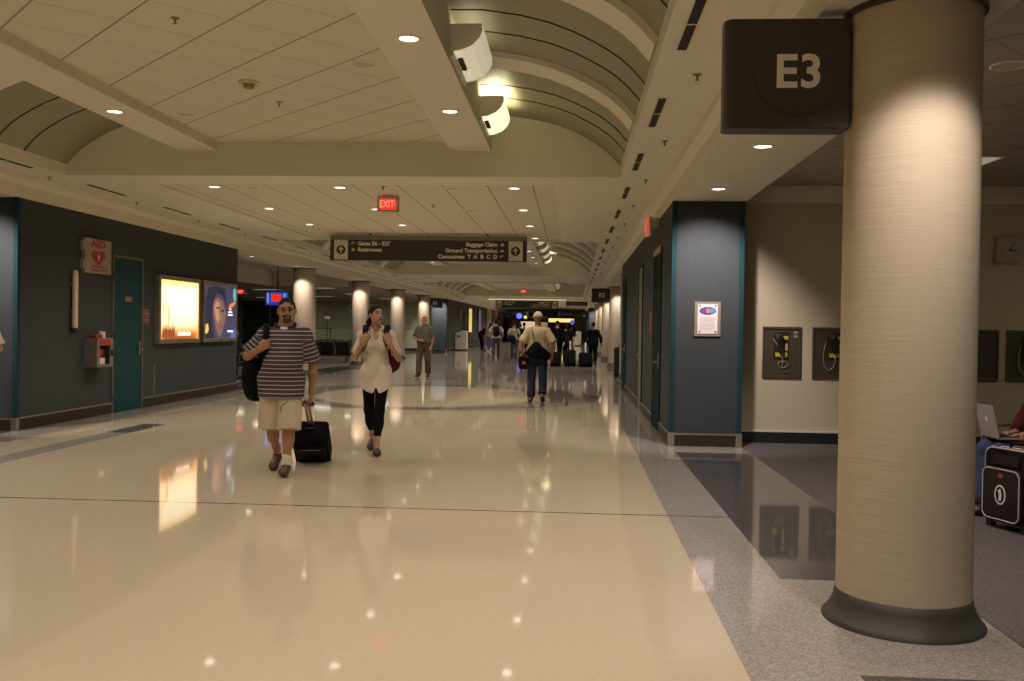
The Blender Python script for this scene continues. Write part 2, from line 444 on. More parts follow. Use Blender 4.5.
# ---------------- ceilings
ceil_n = [0]
def ceil(m, *b): 
    return sbox('ceiling', m, *b)
HALF_V = 3.68                      # distance from the centre line to the vault spring
vx_r, vx_l = 0.58, 2 * XC - 0.58
VP = [(0.58, 3.56), (0.47, 3.685), (0.37, 3.775), (0.26, 3.85), (0.14, 3.92), (-0.03, 4.005), (-0.24, 4.085), (-0.5, 4.15), (-0.8, 4.195), (-1.09, 4.20)]
bays = []
y = YS
for a, b in COFFERS:
    bays.append(('flat', y, a)); bays.append(('coffer', a, b)); y = b
bays.append(('flat', y, YE))
def mir(x, side): return x if side == 'right' else 2 * XC - x
for kind, a, b in bays:
    if kind == 'flat':
        # tray of straight tiles, framed by plain plaster
        tx0, tx1 = 2 * XC - (-0.29), -0.29
        ta, tb = a + 0.7, b - 0.15
        if b > 100: tb = b
        sbox('ceiling', M_tileS, tx0, tx1, ta, tb, ZC + 0.035, ZC + 0.2)
        mb = MB()
        mb.box(vx_l - 0.75, tx0, a, b, ZC, ZC + 0.25); mb.box(tx1, vx_r + 0.75, a, b, ZC, ZC + 0.25)
        mb.box(tx0, tx1, a, ta, ZC, ZC + 0.25)
        if tb < b: mb.box(tx0, tx1, tb, b, ZC, ZC + 0.25)
        struct(mb.build('ceiling', M_cream))
    else:
        # plain strips with the slot vents
        for s in ('right', 'left'):
            x0, x1 = sorted((mir(0.58, s), mir(1.33, s)))
            sbox('ceiling', M_cream, x0, x1, a, b, ZC, ZC + 0.25)
            # upstand between strip and vault
            x0, x1 = sorted((mir(0.576, s), mir(0.66, s)))
            sbox('ceiling_trim', M_cream2, x0, x1, a, b, ZC - 0.003, 3.58)
            # beam and inner upstand of the vault
            x0, x1 = (-1.61, -1.09) if s == 'right' else (-5.22, -4.70)
            sbox('ceiling_beam', M_cream2, x0, x1, a, b, ZB, 4.45)
            # vault skin
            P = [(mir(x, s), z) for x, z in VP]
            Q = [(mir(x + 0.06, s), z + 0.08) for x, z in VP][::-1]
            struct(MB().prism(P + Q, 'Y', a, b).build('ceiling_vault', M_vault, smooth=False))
            # ribs
            yy = b - 2.62; ribs = []
            while yy > a + 0.5: ribs.append(yy); yy -= 2.48
            for yr in ribs:
                hw = 0.22 if yr < b - 0.2 else 0.13
                inn = [(mir(x - 0.035 * (1 if z < 4.1 else 0.3), s), z - 0.05) for x, z in VP]
                out = [(mir(x + 0.01, s), z + 0.01) for x, z in VP][::-1]
                struct(MB().prism(inn + out, 'Y', yr - hw, yr + hw).build('ceiling_rib', M_cream2))
            seams = []
            for yr in ribs:
                for d in (0.22 + 0.83, 0.22 + 1.42):
                    ys = yr + d
                    if ys < b - 0.25: seams.append(ys)
            for ys in seams:
                inn = [(mir(x - 0.004, s), z - 0.006) for x, z in VP]
                out = [(mir(x + 0.01, s), z + 0.01) for x, z in VP][::-1]
                struct(MB().prism(inn + out, 'Y', ys - 0.008, ys + 0.008).build('ceiling_seam', M_slot))
        sbox('ceiling', M_tileD, -4.71, -1.60, a, b, ZT, ZT + 0.1)
        # end walls of the coffer
        for yy, d in ((a, -0.12), (b, 0.12)):
            y0, y1 = sorted((yy, yy + d))
            sbox('ceiling_end_wall', M_cream, vx_l + 0.002, vx_r - 0.002, min(y0, y1) - (0.004 if yy == b else 0.0), max(y0, y1) + (0.004 if yy == a else 0.0), ZC + 0.003, 4.45)
    # roof over everything
sbox('ceiling_deck', M_cream, vx_l - 1.0, vx_r + 1.0, YS, YE, 4.45, 4.55)
# side fascias with a small cove at the top, and the low soffits over the column lines
for s in ('right', 'left'):
    e = 1 if s == 'right' else -1
    X = XR if s == 'right' else XL
    P = [(X - e * 0.0, ZS), (X, 3.30), (X - e * 0.03, 3.335), (X - e * 0.09, 3.36), (X - e * 0.10, ZC + 0.02), (X + e * 0.08, ZC + 0.2), (X + e * 0.08, ZS)]
    struct(MB().prism(P, 'Y', YS, YE).build('ceiling_fascia', M_cream))
    x0, x1 = sorted((X + e * 0.08, X + e * SO))
    sbox('ceiling_soffit', M_cream, x0, x1, YS, YE, ZS, ZS + 0.25)
# gate-room ceilings
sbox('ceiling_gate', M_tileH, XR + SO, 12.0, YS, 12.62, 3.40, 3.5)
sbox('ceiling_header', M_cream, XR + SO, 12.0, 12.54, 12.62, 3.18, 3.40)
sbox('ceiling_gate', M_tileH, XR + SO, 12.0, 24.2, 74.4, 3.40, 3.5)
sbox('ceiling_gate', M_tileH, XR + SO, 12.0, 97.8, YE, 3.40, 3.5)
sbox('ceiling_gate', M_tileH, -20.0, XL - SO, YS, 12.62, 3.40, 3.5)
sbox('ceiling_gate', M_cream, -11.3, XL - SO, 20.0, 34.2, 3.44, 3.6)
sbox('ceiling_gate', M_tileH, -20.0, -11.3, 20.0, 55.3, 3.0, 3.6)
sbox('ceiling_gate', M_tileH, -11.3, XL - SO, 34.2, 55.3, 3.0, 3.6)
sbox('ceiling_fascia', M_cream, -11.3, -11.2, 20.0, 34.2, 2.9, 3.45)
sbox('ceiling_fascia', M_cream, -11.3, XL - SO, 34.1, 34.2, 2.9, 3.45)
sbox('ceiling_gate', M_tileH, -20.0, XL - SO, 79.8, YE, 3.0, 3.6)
# night windows of the far left gate room; rear-wall one added to darken that end
fr = struct(MB().box(-19.9, -16.5, 55.2, 55.26, 0.25, 0.33).box(-19.9, -16.5, 55.2, 55.26, 2.78, 2.86).box(-19.9, -19.82, 55.2, 55.26, 0.33, 2.78)
            .box(-16.58, -16.5, 55.2, 55.26, 0.33, 2.78).box(-18.24, -18.16, 55.2, 55.26, 0.33, 2.78).build('window_6', M_black))
MB().box(-19.82, -16.58, 55.235, 55.262, 0.33, 2.78).build('glass', mat('night glass', (0.01, 0.012, 0.014), 0.05), fr)
for k, yw in enumerate((22.0, 28.5, 35.0, 41.5, 48.0)):
    fr = struct(MB().box(-20.0, -19.93, yw, yw + 5.8, 0.5, 0.58).box(-20.0, -19.93, yw, yw + 5.8, 2.7, 2.78)
                .box(-20.0, -19.93, yw, yw + 0.08, 0.5, 2.78).box(-20.0, -19.93, yw + 5.72, yw + 5.8, 0.5, 2.78)
                .box(-20.0, -19.93, yw + 2.86, yw + 2.94, 0.58, 2.7).build('window_%d' % (k + 1), M_black))
    MB().box(-20.0, -19.97, yw + 0.08, yw + 5.72, 0.58, 2.7).build('glass', mat('night glass', (0.01, 0.012, 0.014), 0.05), fr)
# ------------------------------------------------------------------ fixtures
DL_COL = (1.0, 0.86, 0.74)
P_DL = 62.0
M_lens = mat('downlight lens', (0.9, 0.85, 0.85), 0.4, emit=(1.0, 0.86, 0.80), estr=6.0)
M_ring = mat('downlight trim', (0.7, 0.62, 0.52), 0.4)
n_light = [0]
def spot_data(name, power, size=135, blend=0.55, r=0.07, c=DL_COL):
    l = bpy.data.lights.new(name, 'SPOT')
    l.energy = power; l.color = c; l.spot_size = math.radians(size); l.spot_blend = blend; l.shadow_soft_size = r
    return l
L_ceil = spot_data('downlight', P_DL)
L_sof = spot_data('soffit downlight', P_DL * 1.65, size=128, blend=0.28, r=0.05, c=(1.0, 0.845, 0.80))
L_acc = spot_data('accent downlight', P_DL * 4.4, size=88, blend=0.7, r=0.05, c=(1.0, 0.85, 0.82))
_dl = {}
def downlight(x, y, z, label, group, data, tilt=0):
    key = 'a'
    if key not in _dl:
        t = thing('recessed_downlight', label, 'ceiling light', (x, y, z), 0, group)
        prof = [(0.075, -0.002), (0.082, -0.010), (0.10, -0.008), (0.106, 0.0), (0.10, 0.02), (0.08, 0.02)]
        MB().lathe(prof + [prof[0]], n=24, cap=False).build('trim_ring', M_ring, t, smooth=True)
        MB().lathe([(0.0, -0.004), (0.05, -0.0035), (0.078, -0.001), (0.078, 0.01), (0.0, 0.01)], n=24, cap=False).build('lens', M_lens, t, smooth=True)
        _dl[key] = t
    else:
        t = dup(_dl[key], (x, y, z), 0, label, group)
    lo = bpy.data.objects.new('lamp', data); col.objects.link(lo)
    lo.parent = t; lo.location = (0, 0, -0.03)
    if tilt: lo.rotation_euler = (math.radians(tilt), 0, 0)
    return t
BX_R, BX_L = -1.33, -4.97
cn = ['near', 'second', 'third']
for ci, (a, b) in enumerate(COFFERS):
    ys = []; yy = b - 2.23
    while yy > a + 0.3: ys.append(yy); yy -= 2.48
    for s, X in (('right', BX_R), ('left', BX_L)):
        for k, yy in enumerate(ys):
            downlight(X, yy, ZB, 'recessed downlight in the %s beam of the %s coffer, %s from its far end' % (s, cn[ci], ORD[k]), 'downlights in the coffer beams', L_ceil)
fi = 0
for kind, a, b in bays:
    if kind != 'flat': continue
    ys = np.arange(a + 1.2, min(b, 90) - 0.3, 2.45)
    nm = ['before the near coffer', 'after the near coffer', 'after the second coffer', 'after the third coffer'][fi]
    for s, X in (('left', 2 * XC + 0.96), ('middle', XC - 0.28), ('right', -0.86)):
        for k, yy in enumerate(ys):
            downlight(X, float(yy), ZC + 0.035, 'round downlight in the flat ceiling %s, %s row, %s along' % (nm, s, ORD[k]), 'downlights in the flat ceiling', L_ceil)
    fi += 1
rs = [-5, -2.5, 0.2, 3.80, 5.96, 8.46, 11.0] + [Y - 0.95 for Y in RCOLS[1:]] + [73.0]
for k, yy in enumerate(rs):
    downlight(1.66, yy, ZS, 'round downlight in the low right-hand soffit, %s from the near end' % ORD[k], 'downlights in the right soffit', L_acc if yy in (11.0, 73.0) else L_sof, 38 if yy in (11.0, 73.0) else 0)
ls = [-4, -1, 2.5, 5.96, 8.46, 11.0, 22.4] 
for Y in LCOLS: ls += [Y - 0.9] + ([Y - 4.5] if Y > 28 else [])
ls = sorted(ls + [53.85, 82, 86, 90, 94])
for k, yy in enumerate(ls):
    downlight(LC + 0.02, yy, ZS, 'round downlight in the low left-hand soffit, %s from the near end' % ORD[k], 'downlights in the left soffit', L_acc if yy in (11.0, 53.85) else L_sof, 38 if yy in (11.0, 53.85) else 0)

# wall sconces inside the vaults
M_sconce = mat('lit acrylic shade', (0.85, 0.82, 0.72), 0.35, emit=(1.0, 0.90, 0.66), estr=0.38)
M_sconce2 = mat('brightly lit acrylic shade', (0.85, 0.82, 0.72), 0.35, emit=(1.0, 0.93, 0.62), estr=1.0)
_sc = {}
def sconce(x, y, side, label, hot, data):
    t = thing('vault_sconce', label, 'wall light', (x, y, 0), 0 if side == 'right' else PI, 'uplight sconces in the vaults')
    P = [(0.0, 3.835), (0.10, 3.85), (0.19, 3.89), (0.25, 3.95), (0.275, 4.01), (0.275, 4.07), (0.26, 4.07), (0.255, 4.015), (0.23, 3.96), (0.175, 3.905), (0.09, 3.868), (0.0, 3.855)]
    key = ('s', hot)
    if key in _sc:
        for src in _sc[key]:
            c = src.copy(); col.objects.link(c); c.parent = t
    else:
        sh = MB().prism(P, 'Y', -0.5, 0.5)
        cap = MB()
        cap.prism(P[:6] + [(0.0, 4.07)], 'Y', -0.515, -0.5)
        cap = cap.build('end_cap', M_white, t)
        cap2 = MB().prism(P[:6] + [(0.0, 4.07)], 'Y', 0.5, 0.515).build('end_cap', M_cream2, t)
        a = sh.build('shade', M_sconce2 if hot else M_sconce, t)
        b = MB().box(0.0, 0.03, -0.5, 0.5, 3.80, 3.86).build('mounting_rail', M_cream2, t)
        c = MB().box(0.04, 0.085, -0.28, 0.06, 3.825, 3.85).build('vent_slot', M_slot, t)
        _sc[key] = (a, b, c, cap, cap2)
    lo = bpy.data.objects.new('lamp', data); col.objects.link(lo)
    lo.parent = t; lo.location = (0.14, 0, 4.0); lo.rotation_euler = (PI, 0, 0)
    return t
def area(name, power, sx, sy, c):
    l = bpy.data.lights.new(name, 'AREA'); l.shape = 'RECTANGLE'; l.size = sx; l.size_y = sy; l.energy = power; l.color = c
    return l
L_sc1 = area('sconce tube', 1.2, 0.12, 0.9, (1.0, 0.88, 0.62))
L_sc3 = area('left sconce tube', 7.0, 0.12, 0.9, (1.0, 0.91, 0.62))
L_sc2 = area('bright sconce tube', 15.0, 0.12, 0.9, (1.0, 0.92, 0.60))
for ci, (a, b) in enumerate(COFFERS):
    yy = b - 1.08; k = 0
    while yy > a + 0.8 and k < 5:
        hot = (k == 0) if ci < 2 else False
        if ci == 0 and k == 1: hot = False
        sconce(-1.09, yy, 'right', 'half-round white sconce in the right vault of the %s coffer, %s from its end wall' % (cn[ci], ORD[k]), hot, L_sc2 if hot else L_sc1)
        sconce(-5.22, yy, 'left', 'half-round white sconce in the left vault of the %s coffer, %s from its end wall' % (cn[ci], ORD[k]), False, L_sc3)
        yy -= 2.48; k += 1
# lit cove beyond the third coffer
t = thing('cove_light', 'long lit cove strip across the ceiling above the far hanging sign', 'light', (XC, 62.6, ZC))
MB().box(-2.6, 2.6, 0, 0.10, -0.10, 0.0).build('housing', M_cream2, t)
MB().box(-2.6, 2.6, -0.012, 0.0, -0.075, -0.035).build('diffuser', mat('lit cove diffuser', (0.9, 0.85, 0.6), 0.4, emit=(1.0, 0.85, 0.45), estr=0.9), t)
# world: night outside
w = bpy.data.worlds.new('night'); scn.world = w; w.use_nodes = True
w.node_tree.nodes['Background'].inputs[0].default_value = (0.004, 0.005, 0.008, 1)
# ------------------------------------------------------------------ round columns
def column(x, y, label, grp):
    t = thing('round_column', label, 'column', (x, y, 0), 0, grp)
    MB().lathe([(0.328, 0.13), (0.327, 1.2), (0.324, ZS - 0.006)], n=64, cap=True).build('shaft', M_colwrap, t, smooth=True, angle=60)
    MB().lathe([(0.396, 0.0), (0.396, 0.012), (0.380, 0.03), (0.354, 0.07), (0.338, 0.11), (0.333, 0.15), (0.326, 0.154)], n=64).build('base', M_granite, t, smooth=True, angle=60)
    MB().lathe([(0.322, ZS - 0.03), (0.345, ZS - 0.03), (0.345, ZS - 0.002), (0.322, ZS - 0.002)], n=48).build('collar', mat('dark collar', (0.05, 0.035, 0.03), 0.5), t, smooth=True, angle=40)
    return t
c0 = column(RC, RCOLS[0], 'thick round linen-wrapped column in the right foreground beside the E3 sign', 'round columns')
rl = ['round column just past the blue door wall on the right side', 'round column carrying the E5 sign on the right side',
      'first round column behind the E5 sign column', 'second round column behind the E5 sign column', 'third round column behind the E5 sign column']
for k, Y in enumerate(RCOLS[1:]): dup(c0, (RC, Y, 0), 0, rl[k], 'round columns')
ll = ['round column behind the man in the striped polo shirt', 'round column behind the left of the woman in white', 'round column between the woman in white and the green polo man',
      'round column carrying the E6 sign behind the green polo man']
for k, Y in enumerate(LCOLS): dup(c0, (LC, Y, 0), 0, ll[k], 'round columns')
for k, Y in enumerate((85.0, 92.5, 100.0, 107.5)): dup(c0, (LC + 0.1, Y, 0), 0, '%s bright round column beyond the far blue wall on the left' % ORD[k], 'round columns')
for k, Y in enumerate((103.0, 110.0)): dup(c0, (RC, Y, 0), 0, '%s round column beyond the far blue pier on the right' % ORD[k], 'round columns')

# ------------------------------------------------------------------ blade gate signs
def blade(x0, x1, yc, z0, z1, txt, label, side, th=0.16):
    """gate sign fixed to a column; side tells on which end the column bracket is"""
    xc = (x0 + x1) / 2
    t = thing('gate_sign', label, 'sign', (xc, yc, z0), 0, 'gate blade signs')
    w = x1 - x0; h = z1 - z0
    r = 0.045; a = w / 2
    P = []
    sg = 1 if side == 'right' else -1
    # rounded free edge (top and bottom edge seen from the end)
    pl = [(-a, -th / 2 + r)]
    for k in range(7):
        q = PI + k / 6 * PI / 2; pl.append((-a + r + r * math.cos(q), -th / 2 + r + r * math.sin(q)))
    pl.append((a, -th / 2)); pl.append((a, th / 2)); 
    for k in range(7):
        q = PI / 2 + k / 6 * PI / 2; pl.append((-a + r + r * math.cos(q), th / 2 - r + r * math.sin(q)))
    pl = [(sg * px, py) for px, py in pl]
    MB().prism(pl, 'Z', 0, h).build('panel', M_bronze, t, bevel=0.008)
    bx = sorted((sg * (a - 0.01), sg * (a + 0.03)))
    MB().box(bx[0], bx[1], -0.05, 0.05, 0.06, h - 0.06).build('bracket', M_black, t, bevel=0.004)
    # engraved arc below the lettering
    A = []
    for k in range(33):
        q = PI * (1.0 + k / 32); A.append((sg * 0.06 + 0.0 + 0.235 * math.cos(q), -th / 2 - 0.0005, h * 0.5 + 0.02 + 0.235 * math.sin(q)))
    MB().tube(A, 0.0035, n=6).build('engraved_arc', M_black, t)
    if not txt: MB().box(-0.11, -0.01, -th / 2 - 0.003, -th / 2, h * 0.36, h * 0.64).box(0.02, 0.11, -th / 2 - 0.003, -th / 2, h * 0.36, h * 0.64).build('lettering', M_ivory, t)
    else: text(txt, 0.235, M_ivory, t, (sg * 0.055, -th / 2 - 0.001, h * 0.505), align='CENTER', bold=0.0055, ext=0.001, spacing=1.06)
    return t
blade(0.755, 1.385, 4.94, 2.515, 3.075, 'E3', 'large dark gate sign reading E3 on the nearest column', 'right')
blade(0.70, 1.385, 36.5, 2.50, 3.05, 'E5', 'dark gate sign reading E5 on a column far along the right', 'right')
blade(-7.545, -6.90, 49.05, 2.46, 2.97, 'E6', 'dark gate sign reading E6 on a column on the left side', 'left')
blade(0.65, 1.30, 85.0, 2.35, 2.95, '', 'tiny dark gate sign in the far distance on the right', 'right')
blade(-7.3, -6.5, 100.0, 2.35, 3.0, '', 'tiny dark gate sign in the far distance on the left', 'left')

# ------------------------------------------------------------------ hanging direction signs
def arrow_disc(mb_d, mb_a, x, y, z, r):
    mb_d.disc((x, z), r, r, y, 28, 0.004)
    w = r * 0.13; yy = y - 0.004
    pts = [(x - w, z - r * 0.62), (x + w, z - r * 0.62), (x + w, z + r * 0.28), (x + r * 0.42, z - r * 0.08), (x + r * 0.56, z + r * 0.10), (x, z + r * 0.68),
           (x - r * 0.56, z + r * 0.10), (x - r * 0.42, z - r * 0.08), (x - w, z + r * 0.28)]
    mb_a.prism(pts, 'Y', yy - 0.004, yy)
def dir_sign(x0, x1, yc, z0, z1, label, rows_l, rows_r, small=False):
    t = thing('direction_sign', label, 'sign', ((x0 + x1) / 2, yc, z0), 0)
    w = x1 - x0; h = z1 - z0; a = w / 2; th = 0.18
    MB().box(-a, a, -th / 2, th / 2, 0, h).build('body', M_bronze, t, bevel=0.006)
    MB().box(-a + 0.01, a - 0.01, -th / 2 - 0.004, -th / 2, h * 0.815, h - 0.004).build('top_strip', M_bronze2, t)
    sm = MB()
    for k in range(11):
        xx = -a + 0.5 + k * (w - 1.0) / 10
        sm.lathe([(0, 0), (0.012, 0.0), (0.012, 0.006), (0, 0.006)], (xx, -th / 2 - 0.010, h * 0.9), 10, axis='Y')
    sm.build('fastener', M_black, t)
    for s, nm in ((-1, 'l'), (1, 'r')):
        xc = s * (a - 0.235)
        p = MB().box(xc - 0.15, xc + 0.15, -th / 2 - 0.006, -th / 2, 0.015, h * 0.80).build('arrow_panel', mat('ivory sign panel', (0.62, 0.55, 0.40), 0.6), t)
        d, ar = MB(), MB()
        arrow_disc(d, ar, xc, -th / 2 - 0.006, h * 0.41, 0.098)
        dd = d.build('roundel', M_bronze, p); ar.build('arrow', M_ivory, dd) if False else ar.build('arrow', M_ivory, p)
    hs = h * 0.80; step = 0.131
    for rows, s in ((rows_l, -1), (rows_r, 1)):
        for k, (tx, ic) in enumerate(rows):
            z = hs - 0.075 - k * step
            if s < 0:
                text(tx, 0.116, M_ivory, t, (-a + 0.60, -th / 2 - 0.001, z), align='LEFT', bold=0.0045)
                pictogram(t, -a + 0.50, -th / 2, z, ic)
            else:
                text(tx, 0.116, M_ivory, t, (a - 0.62, -th / 2 - 0.001, z), align='RIGHT', bold=0.0045)
                pictogram(t, a - 0.52, -th / 2, z, ic)
    for xx in (-a * 0.6, a * 0.6):
        MB().box(xx - 0.02, xx + 0.02, -0.02, 0.02, h, ZC - z0 + 0.05 if z1 < ZC else h + 0.05).build('hanger', M_bronze, t)
    return t
def pictogram(t, x, y, z, ic):
    m = MB()
    if ic == 'plane':
        m.prism([(x - 0.04, z - 0.02), (x - 0.03, z + 0.03), (x + 0.04, z + 0.03), (x + 0.04, z + 0.02), (x - 0.01, z + 0.015), (x - 0.03, z - 0.02)], 'Y', y - 0.003, y)
    elif ic == 'rest':
        for d in (-0.02, 0.02): m.box(x + d - 0.013, x + d + 0.013, y - 0.003, y, z - 0.03, z + 0.012).disc((x + d, z + 0.025), 0.01, 0.01, y, 10, 0.003)
    elif ic == 'bag':
        m.box(x - 0.03, x + 0.03, y - 0.003, y, z - 0.028, z + 0.015).box(x - 0.012, x + 0.012, y - 0.003, y, z + 0.015, z + 0.03)
    else:
        m.box(x - 0.04, x + 0.04, y - 0.003, y, z - 0.02, z + 0.0).box(x - 0.025, x + 0.025, y - 0.003, y, z, z + 0.02)
    m.build('pictogram', M_ivory, t)
RL = [('Gates E6 - E37', 'plane'), ('Restrooms', 'rest')]
RR_ = [('Baggage Claim', 'bag'), ('Ground Transportation', 'car'), ('Concourses  T  A  B  C  D', 'plane')]
dir_sign(-5.23, -1.005, 19.9, 2.875, 3.415, 'long dark overhead sign listing Gates E6 - E37, Restrooms and Baggage Claim', RL, RR_)
dir_sign(-5.22, -1.02, 62.8, 2.80, 3.36, 'far overhead direction sign below the lit cove strip', RL, RR_)
t = thing('overhead_sign', 'third overhead sign, dark, in the far distance above the crowd', 'sign', (-3.2, 100.0, 2.75))
MB().box(-1.95, 1.95, -0.1, 0.1, 0, 0.5).build('panel', M_bronze, t); MB().box(-1.85, -1.55, -0.106, -0.1, 0.05, 0.45).box(1.55, 1.85, -0.106, -0.1, 0.05, 0.45).build('arrow_panel', M_ivory, t)
t = thing('overhead_sign', 'dark blade sign hanging at the right beyond the E5 sign', 'sign', (0.22, 60.0, 2.93))
MB().box(-0.68, 0.68, -0.08, 0.08, 0, 0.27).build('panel', M_bronze, t, bevel=0.01); MB().box(-0.5, 0.5, -0.085, -0.08, 0.1, 0.15).build('lettering', M_bronze2, t)

# ------------------------------------------------------------------ exit signs
M_exit = mat('lit red sign face', (0.6, 0.02, 0.02), 0.4, emit=(1.0, 0.03, 0.015), estr=1.05)
M_exitw = mat('lit pale lettering', (0.8, 0.3, 0.25), 0.4, emit=(1.0, 0.27, 0.20), estr=1.0)
M_exith = mat('grey sign housing', (0.42, 0.38, 0.30), 0.5)
def exit_sign(loc, rz, label, arrow=True, sc=1.0):
    t = thing('exit_sign', label, 'exit sign', loc, rz)
    MB().box(-0.165, 0.165, -0.03, 0.03, 0, 0.235).build('housing', M_exith, t, bevel=0.005)
    MB().box(-0.125, 0.125, -0.034, -0.03, 0.032, 0.195).build('face', M_exit, t)
    text('EXIT', 0.15, M_exitw, t, (-0.014, -0.035, 0.112), align='CENTER', bold=0.0015, sx=0.74, ext=0.001)
    MB().prism([(0.107, 0.092), (0.123, 0.112), (0.107, 0.132)], 'Y', -0.036, -0.034).build('chevron', M_exitw, t)
    MB().box(-0.08, 0.08, -0.025, 0.025, 0.235, 0.262).build('canopy', M_exith, t)
    return t
exit_sign((-2.815, 14.0, 3.20), 0, 'lit red EXIT sign hanging from the flat ceiling above the overhead sign')
exit_sign((-2.72, 51.0, 3.36), 0, 'small lit red exit sign far along the corridor ceiling')
exit_sign((-13.6, 37.5, 2.67), 0, 'lit red exit sign in the dark gate room past the posters')
t = thing('exit_sign', 'edge-on exit sign on the blue wall above the dark door at right', 'exit sign', (XR, 14.1, 2.88))
MB().box(-0.15, -0.115, -0.19, 0.17, 0, 0.27).build('housing', M_exith, t, bevel=0.005)
MB().box(-0.19, -0.15, -0.19, 0.17, 0.0, 0.27).build('face', mat('dim red sign face', (0.7, 0.18, 0.1), 0.5, emit=(1, 0.2, 0.1), estr=0.35), t)
MB().box(-0.115, 0.0, -0.12, 0.10, 0.13, 0.26).build('wall_bracket', M_exith, t)

# ------------------------------------------------------------------ slot vents, sprinklers, ceiling speakers
g1 = None; M_vf = mat('vent frame', (0.62, 0.55, 0.42), 0.6)
def slot(x, y, label, side):
    global g1
    if g1 is None:
        g1 = thing('slot_vent', label, 'vent', (x, y, ZC), 0, 'slot vents in the side ceilings')
        MB().box(-0.05, 0.05, -0.57, 0.57, -0.003, 0.02).build('frame', M_vf, g1)
        MB().box(-0.032, 0.032, -0.55, 0.55, -0.006, -0.003).build('slot', M_slot, g1)
        MB().box(-0.032, 0.032, -0.01, 0.01, -0.008, -0.004).build('divider', M_vf, g1)
        return g1
    return dup(g1, (x, y, ZC), 0, label, 'slot vents in the side ceilings')
def sprinkler_first(x, y, z, label):
    t = thing('ceiling_sprinkler', label, 'sprinkler', (x, y, z), 0, 'ceiling sprinklers')
    MB().lathe([(0.0, 0.012), (0.035, 0.012), (0.035, -0.002), (0.03, -0.008), (0.0, -0.008)], n=14).build('escutcheon', M_sprk, t, smooth=True)
    MB().lathe([(0.0, -0.008), (0.009, -0.008), (0.009, -0.036), (0.004, -0.042), (0.0, -0.042)], n=10).build('body', M_sprk, t)
    MB().lathe([(0.0, -0.042), (0.016, -0.043), (0.016, -0.047), (0.0, -0.047)], n=12).build('deflector', M_sprk, t)
    return t
k = 0; yy = 3.6; SP = None
xl = 2 * XC - 0.72
k = 0
for i in range(24):
    yy = 6.0 + 2.47 * i
    slot(0.72, yy, 'narrow dark slot vent in the right ceiling strip, %s from the near end' % ORD[i], 'right')
for i in range(20):
    yy = 8.47 + 2.47 * i
    slot(xl, yy, 'narrow dark slot vent in the left ceiling strip, %s from the near end' % ORD[i], 'left')
sp_spots = [(0.91, 7.19 + 2.52 * i, ZC, 'small brass sprinkler beside the right slot vents, %s from the near end' % ORD[i]) for i in range(12)]
sp_spots += [(2 * XC - 0.91, 9.69 + 2.52 * i, ZC, 'small brass sprinkler beside the left slot vents, %s from the near end' % ORD[i]) for i in range(9)]
sp_spots += [(-3.14, 7.15, ZT, 'brass sprinkler on the diagonal ceiling tiles, nearest to the camera'), (-3.18, 9.87, ZT, 'brass sprinkler on the diagonal ceiling tiles beyond the smoke detector'),
             (-2.72, 13.15, ZC + 0.035, 'brass sprinkler on the flat ceiling just before the hanging EXIT sign'), (-2.3, 15.1, ZC + 0.035, 'brass sprinkler on the flat ceiling behind the hanging EXIT sign'),
             (2.49, 10.8, 3.40, 'brass sprinkler on the gate-room ceiling beside the E3 sign')]
for x, y, z, lb in sp_spots:
    if SP is None: SP = sprinkler_first(x, y, z, lb)
    else: dup(SP, (x, y, z), 0, lb, 'ceiling sprinklers')
M_spk = mat('speaker grille', (0.50, 0.43, 0.32), 0.8, grain=0.3, gscale=300)
SK = None
for x, y, z, lb in [(-4.44, 10.43, ZT, 'round speaker grille on the diagonal tiles near the left beam'), (-1.95, 8.44, ZT, 'round speaker grille on the diagonal tiles near the right beam'),
                    (-4.68, 13.33, ZC + .035, 'round speaker grille at the left of the flat tiled ceiling, nearer one'), (-4.69, 15.85, ZC + .035, 'round speaker grille at the left of the flat tiled ceiling, farther one'),
                    (-1.75, 13.3, ZC + .035, 'round speaker grille in the flat tiled ceiling right of the EXIT sign, nearer one'), (-1.75, 15.8, ZC + .035, 'round speaker grille in the flat tiled ceiling right of the EXIT sign, farther one'),
                    (3.07, 6.9, 3.40, 'round speaker grille in the dim gate-room ceiling right of the column')]:
    if SK is None:
        SK = thing('ceiling_speaker', lb, 'speaker', (x, y, z), 0, 'round ceiling speakers')
        MB().lathe([(0.0, -0.006), (0.105, -0.004), (0.105, 0.01), (0, 0.01)], n=28).build('grille', M_spk, SK, smooth=True, angle=40)
        MB().lathe([(0.105, 0.004), (0.104, -0.008), (0.128, -0.006), (0.132, 0.004)], n=28).build('rim', M_ring, SK, smooth=True)
    else: dup(SK, (x, y, z), 0, lb, 'round ceiling speakers')
t = thing('smoke_detector', 'round yellowed smoke detector on the diagonal ceiling tiles', 'smoke detector', (-3.22, 9.05, ZT))
M_det = mat('yellowed plastic', (0.55, 0.44, 0.22), 0.5)
MB().lathe([(0, 0), (0.10, 0), (0.10, -0.015), (0.09, -0.022), (0, -0.022)], n=28).build('base', M_det, t, smooth=True, angle=40)
MB().lathe([(0, -0.022), (0.055, -0.022), (0.05, -0.06), (0.03, -0.07), (0, -0.07)], n=20).build('sensor_head', mat('brown detector head', (0.28, 0.2, 0.09), 0.5), t, smooth=True, angle=40)
t = thing('ceiling_troffer', 'dim fluorescent troffer in the gate-room ceiling right of the column', 'ceiling light', (4.0, 10.72, 3.40))
MB().box(-0.62, 0.62, -0.32, 0.32, -0.006, 0.01).build('frame', M_white, t)
MB().box(-0.58, 0.58, -0.28, 0.28, -0.009, -0.006).build('diffuser', mat('dim diffuser', (0.6, 0.62, 0.5), 0.5, emit=(0.75, 0.8, 0.55), estr=0.3), t)

